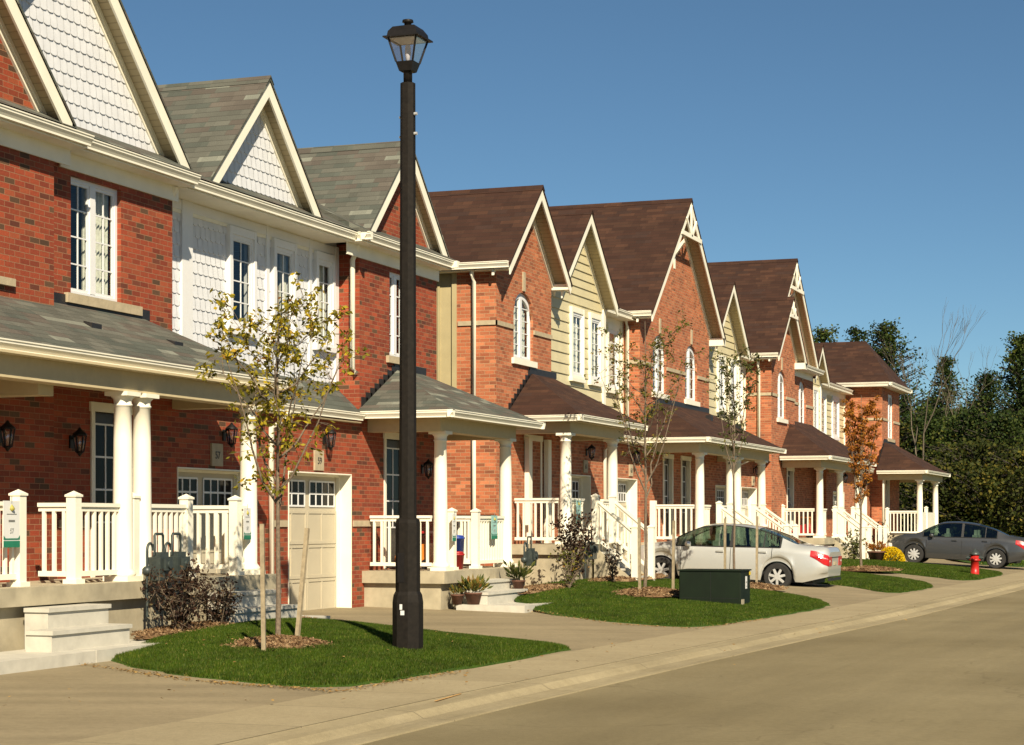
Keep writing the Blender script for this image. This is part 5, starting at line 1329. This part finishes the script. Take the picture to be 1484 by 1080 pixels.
    for xx in (-.36,.36):
        for yy in (1.75, 2.65): se.box(xx-.22,xx+.22,yy-.08,yy+.08,.5,1.05); se.box(xx-.12,xx+.12,yy-.05,yy+.04,1.05,1.22); se.box(xx-.22,xx+.22,yy,yy+.45,.45,.6)
    se.build('seat', M['curtain'], t, local=True)
    # trim: handles, mirrors, lamps, plate
    for sgn in (-1, 1):
        for yy in (yb-.62+.4, yb+.55+.12):
            pass
        for yy in (yA+.72, yb+.16):
            s_ = section(yy); hb = MB(); z = s_[5][1]-.12; xx = sgn*(s_[4][0]); hb.box(xx-.01,xx+sgn*.03,yy,yy+.17,z,z+.03) if sgn > 0 else hb.box(xx-.03,xx+.01,yy,yy+.17,z,z+.03); hb.build('door_handle', paintm, t, local=True)
        s_ = section(yD-.45); mr = MB(); xx = sgn*(s_[5][0]+.12); z = s_[5][1]+.05
        mr.lathe((xx, yD-.52, z), [(.02,-.06),(.065,-.05),(.075,0),(.06,.045),(.02,.06)], 14); mr.bar((sgn*s_[5][0]*.98,yD-.50,z-.06),(xx,yD-.5,z-.04),.03,.03); mr.build('mirror', paintm, t, local=True)
        # tail lamp hugging the corner
        tl = MB(); tw = MB()
        def sx(y_, z_):
            P_ = section(y_)
            for q0, q1 in zip(P_, P_[1:]):
                if q0[1] <= z_ <= q1[1]: return lerp(q0[0], q1[0], (z_-q0[1])/max(1e-4, q1[1]-q0[1]))+.007
            return P_[5][0]
        for j in range(8):
            y0_, y1_ = .004+j*.05, .004+(j+1)*.05
            for m_ in range(4):
                def zz(y_, f): zt_ = interp(belt, y_)-.015; return zt_-(.235-.35*max(0, y_-.12))*f
                q = [(y0_, zz(y0_,(m_+1)/4)),(y1_, zz(y1_,(m_+1)/4)),(y1_, zz(y1_,m_/4)),(y0_, zz(y0_,m_/4))]
                q = [(sgn*sx(a_, b_), a_, b_) for a_, b_ in q]; tl.face(q if sgn < 0 else q[::-1], True)
        s0_ = section(.012); xa = s0_[5][0]*1.045+.018; zt_ = interp(belt,0.01)-.03
        tl.box(sgn*(xa-.34), sgn*xa, -.012, .012, zt_-.22, zt_-.01); tl.build('tail_light', M['tail'], t, local=True)
        tw.box(sgn*(xa-.16), sgn*(xa-.05), -.018, -.012, zt_-.13, zt_-.09); tw.build('reversing_light', M['tail_white'], t, local=True)
        hl = MB(); s0_ = section(L-.15); hl.box(sgn*(s0_[5][0]-.25),sgn*(s0_[5][0]+.03),L-.16,L-.02,s0_[5][1]-.16,s0_[5][1]-.02); hl.build('headlight', M['tail_white'], t, local=True)
    lp_ = MB(); lp_.box(-.15,.15,-.014,-.002,.63,.71); lp_.build('licence_plate', M['stone'], t, local=True)
    bp = MB(); bp.box(-.66,.66,-.03,.02,.28,.34); bp.box(-.5,.5,-.012,.0,.80,.815); bp.build('bumper_trim', M['rubber'], t, local=True)
    # wheels
    for sgn in (-1, 1):
        for yy in (wre, wf):
            wx = sgn*(interp(wid, yy)-.105); ty = MB(); n = 36
            prof = [(wr*.62,-.10),(wr*.93,-.105),(wr,-.07),(wr,.07),(wr*.93,.105),(wr*.66,.10)]
            for i in range(n):
                a0, a1 = 2*pi*i/n, 2*pi*(i+1)/n
                for (r0,x0_),(r1,x1_) in zip(prof, prof[1:]):
                    ty.face([(wx+x0_,yy+r0*cos(a0),wr+r0*sin(a0)),(wx+x1_,yy+r1*cos(a0),wr+r1*sin(a0)),(wx+x1_,yy+r1*cos(a1),wr+r1*sin(a1)),(wx+x0_,yy+r0*cos(a1),wr+r0*sin(a1))], True)
            wo = ty.build('wheel', M['tyre'], t, local=True)
            rm = MB(); xo = wx+sgn*.085
            for i in range(n):
                a0, a1 = 2*pi*i/n, 2*pi*(i+1)/n
                for r0,x0_,r1,x1_ in ((wr*.70,0,wr*.64,.012),(wr*.64,.012,wr*.60,-.03),(wr*.60,-.03,wr*.58,-.12)):
                    rm.face([(xo+sgn*x0_,yy+r0*cos(a0),wr+r0*sin(a0)),(xo+sgn*x0_,yy+r0*cos(a1),wr+r0*sin(a1)),(xo+sgn*x1_,yy+r1*cos(a1),wr+r1*sin(a1)),(xo+sgn*x1_,yy+r1*cos(a0),wr+r1*sin(a0))], True)
            for i in range(spokes):
                a = 2*pi*i/spokes+.2; c0, c1 = wr*.10, wr*.64; wd0, wd1 = .030, .020
                d = Vector((0,cos(a),sin(a))); e = Vector((0,-sin(a),cos(a))); ce = Vector((xo-sgn*.005,yy,wr)); X = Vector((sgn*.022,0,0))
                A = ce+d*c0; B = ce+d*c1
                rm.hexa([A-e*wd0, A+e*wd0, B+e*wd1*1.5, B-e*wd1*1.5, A-e*wd0+X, A+e*wd0+X, B+e*wd1+X*.6, B-e*wd1+X*.6])
            rm.tube([(xo-sgn*.02,yy,wr),(xo+sgn*.02,yy,wr)], wr*.2, 14); rm.build('rim', M['rim'], wo, local=True)
            br = MB(); br.tube([(xo-sgn*.11,yy,wr),(xo-sgn*.10,yy,wr)], wr*.6, 20); br.build('brake_disc', M['rubber'], wo, local=True)
    return t
TOP1 = [(0,.93),(.06,1.02),(.35,1.05),(.72,1.08),(1.15,1.25),(1.65,1.41),(2.1,1.465),(2.6,1.465),(2.9,1.42),(3.3,1.25),(3.72,1.02),(4.2,.93),(4.6,.80),(4.8,.62)]
BEL1 = [(0,.86),(.3,.955),(1.0,.975),(2.5,.935),(3.6,.90),(4.3,.82),(4.8,.55)]
WID1 = [(0,.76),(.12,.84),(.4,.885),(1.2,.90),(3.6,.90),(4.3,.85),(4.65,.74),(4.8,.60)]
car('silver beige sedan parked nose-in on the driveway behind the green transformer', (44.4,8.45,-.03), R(2.6), 4.8, M['silver'], TOP1, BEL1, WID1, (.68,1.68,2.82,3.74))
TOP2 = [(0,.95),(.06,1.03),(.3,1.06),(.6,1.10),(1.1,1.29),(1.6,1.42),(2.1,1.47),(2.55,1.46),(2.85,1.41),(3.2,1.25),(3.6,1.03),(4.1,.94),(4.4,.82),(4.55,.66)]
car('dark charcoal sedan parked nose-in at the far right behind the red hydrant', (66.3,6.15,.0), R(3.2), 4.55, M['charcoal'], TOP2, [(0,.88),(.3,.97),(1.0,.985),(2.5,.94),(3.5,.90),(4.1,.83),(4.55,.55)], [(0,.76),(.12,.83),(.4,.87),(1.2,.88),(3.4,.88),(4.0,.84),(4.4,.74),(4.55,.60)], (.58,1.62,2.76,3.62), wf=3.66, wre=1.0, spokes=9)

# ================================================================ woods
def at(px, d, z=0):             # distance d along the view axis, lateral offset from the photo's layout, in metres
    c_, s_ = cos(TH), sin(TH); r = (px-742)/2834.*d
    return Vector((d*c_+r*s_, d*s_-r*c_, z))
def conifer(label, base, h, r, n, seed, kind='pine', lo=.12):
    rnd = random.Random(seed); t = thing('conifer' if kind != 'round' else 'broadleaf_tree', label, 'tree', base, 'trees of the wood beyond the houses'); L = Vector(base)
    tr = MB(); tr.tube([L+Vector((0,0,-.5)), L+Vector((.1,0,h*.5)), L+Vector((0,.05,h*.97))], [.05+h*.014,.04+h*.008,.03], 7)
    lf = MB(); n = int(n*2.1); nb = int(n/26)
    for b in range(nb):
        f = lo+(1-lo)*(b+rnd.random())/nb
        if kind == 'pine': env = r*(1-f)**.75*rnd.uniform(.55,1.15)+.25; up = .15
        elif kind == 'scrag': env = r*(.35+.65*sin(pi*min(1,f*1.02)))*rnd.uniform(.3,1.1)*(1-.3*f); up = .45
        else: env = r*sqrt(max(.02,1-(2*(f-lo)/(1-lo)-1)**2))*rnd.uniform(.5,1.1); up = .3
        a = rnd.random()*2*pi; p = L+Vector((0,0,h*f*.96)); e = p+Vector((cos(a)*env, sin(a)*env, env*up))
        tr.tube([p,e], [.05,.015], 3, False)
        for _ in range(26):
            g_ = rnd.uniform(.25,1.08); q = p.lerp(e, g_)+Vector((rnd.gauss(0,1),rnd.gauss(0,1),rnd.gauss(0,.7)))*(.13+.13*env*.5)
            s_ = rnd.uniform(.09,.22)*(1.1 if kind == 'round' else 1); leaf(lf, q, Vector((rnd.gauss(0,1),rnd.gauss(0,1),rnd.gauss(.3,.6))), s_, .65, rnd)
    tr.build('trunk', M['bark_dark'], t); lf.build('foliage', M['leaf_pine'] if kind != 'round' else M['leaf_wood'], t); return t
WZ = 120.
conifer('tall dark pine left of all the trees, rising over the brown hip roof', at(1196,108), 12.6, 2.6, 3200, 1, 'scrag')
conifer('ragged pine between the two tallest pines above the corner house', at(1243,110), 12.9, 1.8, 2600, 2, 'scrag')
conifer('tallest broad pine just right of the corner house roof', at(1285,110), 13.0, 3.6, 5200, 3, 'scrag')
conifer('pointed spruce between the two bare trees', at(1372,115), 11.6, 2.6, 3600, 4, 'pine')
conifer('rounded pine top left of the right edge', at(1432,118), 10.8, 3.2, 4200, 5, 'scrag')
conifer('tall narrow dark pine cut by the right edge', at(1478,100), 11.4, 2.4, 4600, 6, 'scrag')
conifer('broad pine at the right edge of the photo', at(1500,104), 8.2, 3.4, 4200, 7, 'scrag')
for i, (px, d, h, r, lb_) in enumerate([(1312,118,9.6,2.2,'narrow spruce point right of the tallest broad pine'),(1338,122,9.2,2.0,'small spruce point behind the pale bare tree'),(1354,126,10.0,2.2,'spruce point left of the tall pointed spruce'),(1398,121,8.8,2.2,'spruce point right of the tall pointed spruce'),(1416,125,9.6,2.2,'spruce point left of the rounded pine'),(1452,120,8.6,2.2,'spruce point right of the rounded pine'),(1464,116,8.0,2.0,'low spruce point beside the tall narrow pine')]):
    conifer(lb_, at(px, d), h, r, 2600, 150+i, 'pine', .06)
lab = ['dark green tree in the wood, leftmost of the lower band', 'bushy tree beside the last porch roof', 'olive tree right of the last porch columns', 'dark tree behind the charcoal car bonnet', 'dense tree behind the charcoal car roof', 'yellow green tree behind the charcoal car', 'brownish tree above the charcoal car boot', 'low tree at the right end of the wood', 'green tree behind the bare pale trunks', 'wide dark tree under the rounded pine', 'dark tree at the far right below the tall narrow pine', 'tree filling the gap under the pointed spruce', 'shrubby tree at the foot of the wood behind the car', 'shrubby tree behind the hydrant', 'shrubby tree near the right frame edge', 'green tree seen through the last porch']
spec = [(1215,104,8.0,4,'round'),(1325,100,7.2,3,'pine'),(1345,94,6.6,2.6,'pine'),(1375,98,7.0,4,'pine'),(1405,96,7.2,2.8,'pine'),(1415,90,5.2,3.2,'round'),(1455,92,6.8,2.6,'pine'),(1490,96,6.6,4,'round'),(1350,106,7.6,4,'scrag'),(1430,104,7.2,4,'pine'),(1475,94,6.8,3.8,'scrag'),(1395,110,8.0,4,'scrag'),(1385,86,4.0,3,'round'),(1432,85,3.8,2.8,'round'),(1485,86,4.6,3,'round'),(1300,96,6.4,3.2,'round')]
for i, ((px, d, h, r, k), lb_) in enumerate(zip(spec, lab)):
    conifer(lb_, at(px, d), h, r, 3600, 50+i, k, .04 if k != 'scrag' else .1)
def bare(label, base, h, seed, px=0):
    rnd = random.Random(seed); t = thing('bare_tree', label, 'tree', base); tr = MB(); L = Vector(base)
    def grow(p, d, l_, r_, k):
        q = p+d*l_; m_ = p.lerp(q,.5)+Vector((rnd.gauss(0,1),rnd.gauss(0,1),0))*l_*.05; tr.tube([p,m_,q], [r_,r_*.85,r_*.68], 5 if k < 3 else 3, False)
        if k >= 6: return
        for i in range(2 if k < 2 else rnd.choice((2,2,3))):
            nd = (d+Vector((rnd.gauss(0,.25),rnd.gauss(0,.25),rnd.uniform(.05,.30)))).normalized(); grow(q, nd, l_*rnd.uniform(.62,.85), r_*.62, k+1)
    grow(L, Vector((.02,.03,1)), h*.33, .085, 0); tr.build('trunk', M['bark_pale'], t)
bare('pale bare tree with a forked trunk right of the tallest pine', at(1330,90), 9.6, 21); bare('grey bare tree behind the pointed spruce', at(1382,99), 10.4, 22)
# undergrowth behind as one mass
rnd = random.Random(77); ug = MB()
for _ in range(150000):
    px = rnd.uniform(1120, 1900); d = rnd.uniform(100, 135); hh = 3.4+.9*sin(px*.03)+.9*sin(px*.11+2)+.6*sin(px*.31)
    z = hh*rnd.random()**.8; p = at(px, d, z+0.2); leaf(ug, p, Vector((rnd.gauss(0,1),rnd.gauss(0,1),rnd.gauss(.2,.6))), rnd.uniform(.13,.30), .6, rnd)
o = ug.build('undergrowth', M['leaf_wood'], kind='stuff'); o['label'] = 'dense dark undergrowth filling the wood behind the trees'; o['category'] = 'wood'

M['faded_orange'] = simple('faded orange paint', (.62,.36,.12), .8, var=.3, nscale=30)
# orange utility paint mark on the pavement
pm = MB(); pm.bar((15.8,6.50,.010),(16.55,6.56,.010),.02,.003); tag(pm.build('paint_mark', M['faded_orange']), 'short orange paint stroke on the pavement by the kerb', 'paint mark')
if 0: pm = MB(); pm.bar((16.0,5.72,-.066),(16.12,5.80,-.066),.05,.003)
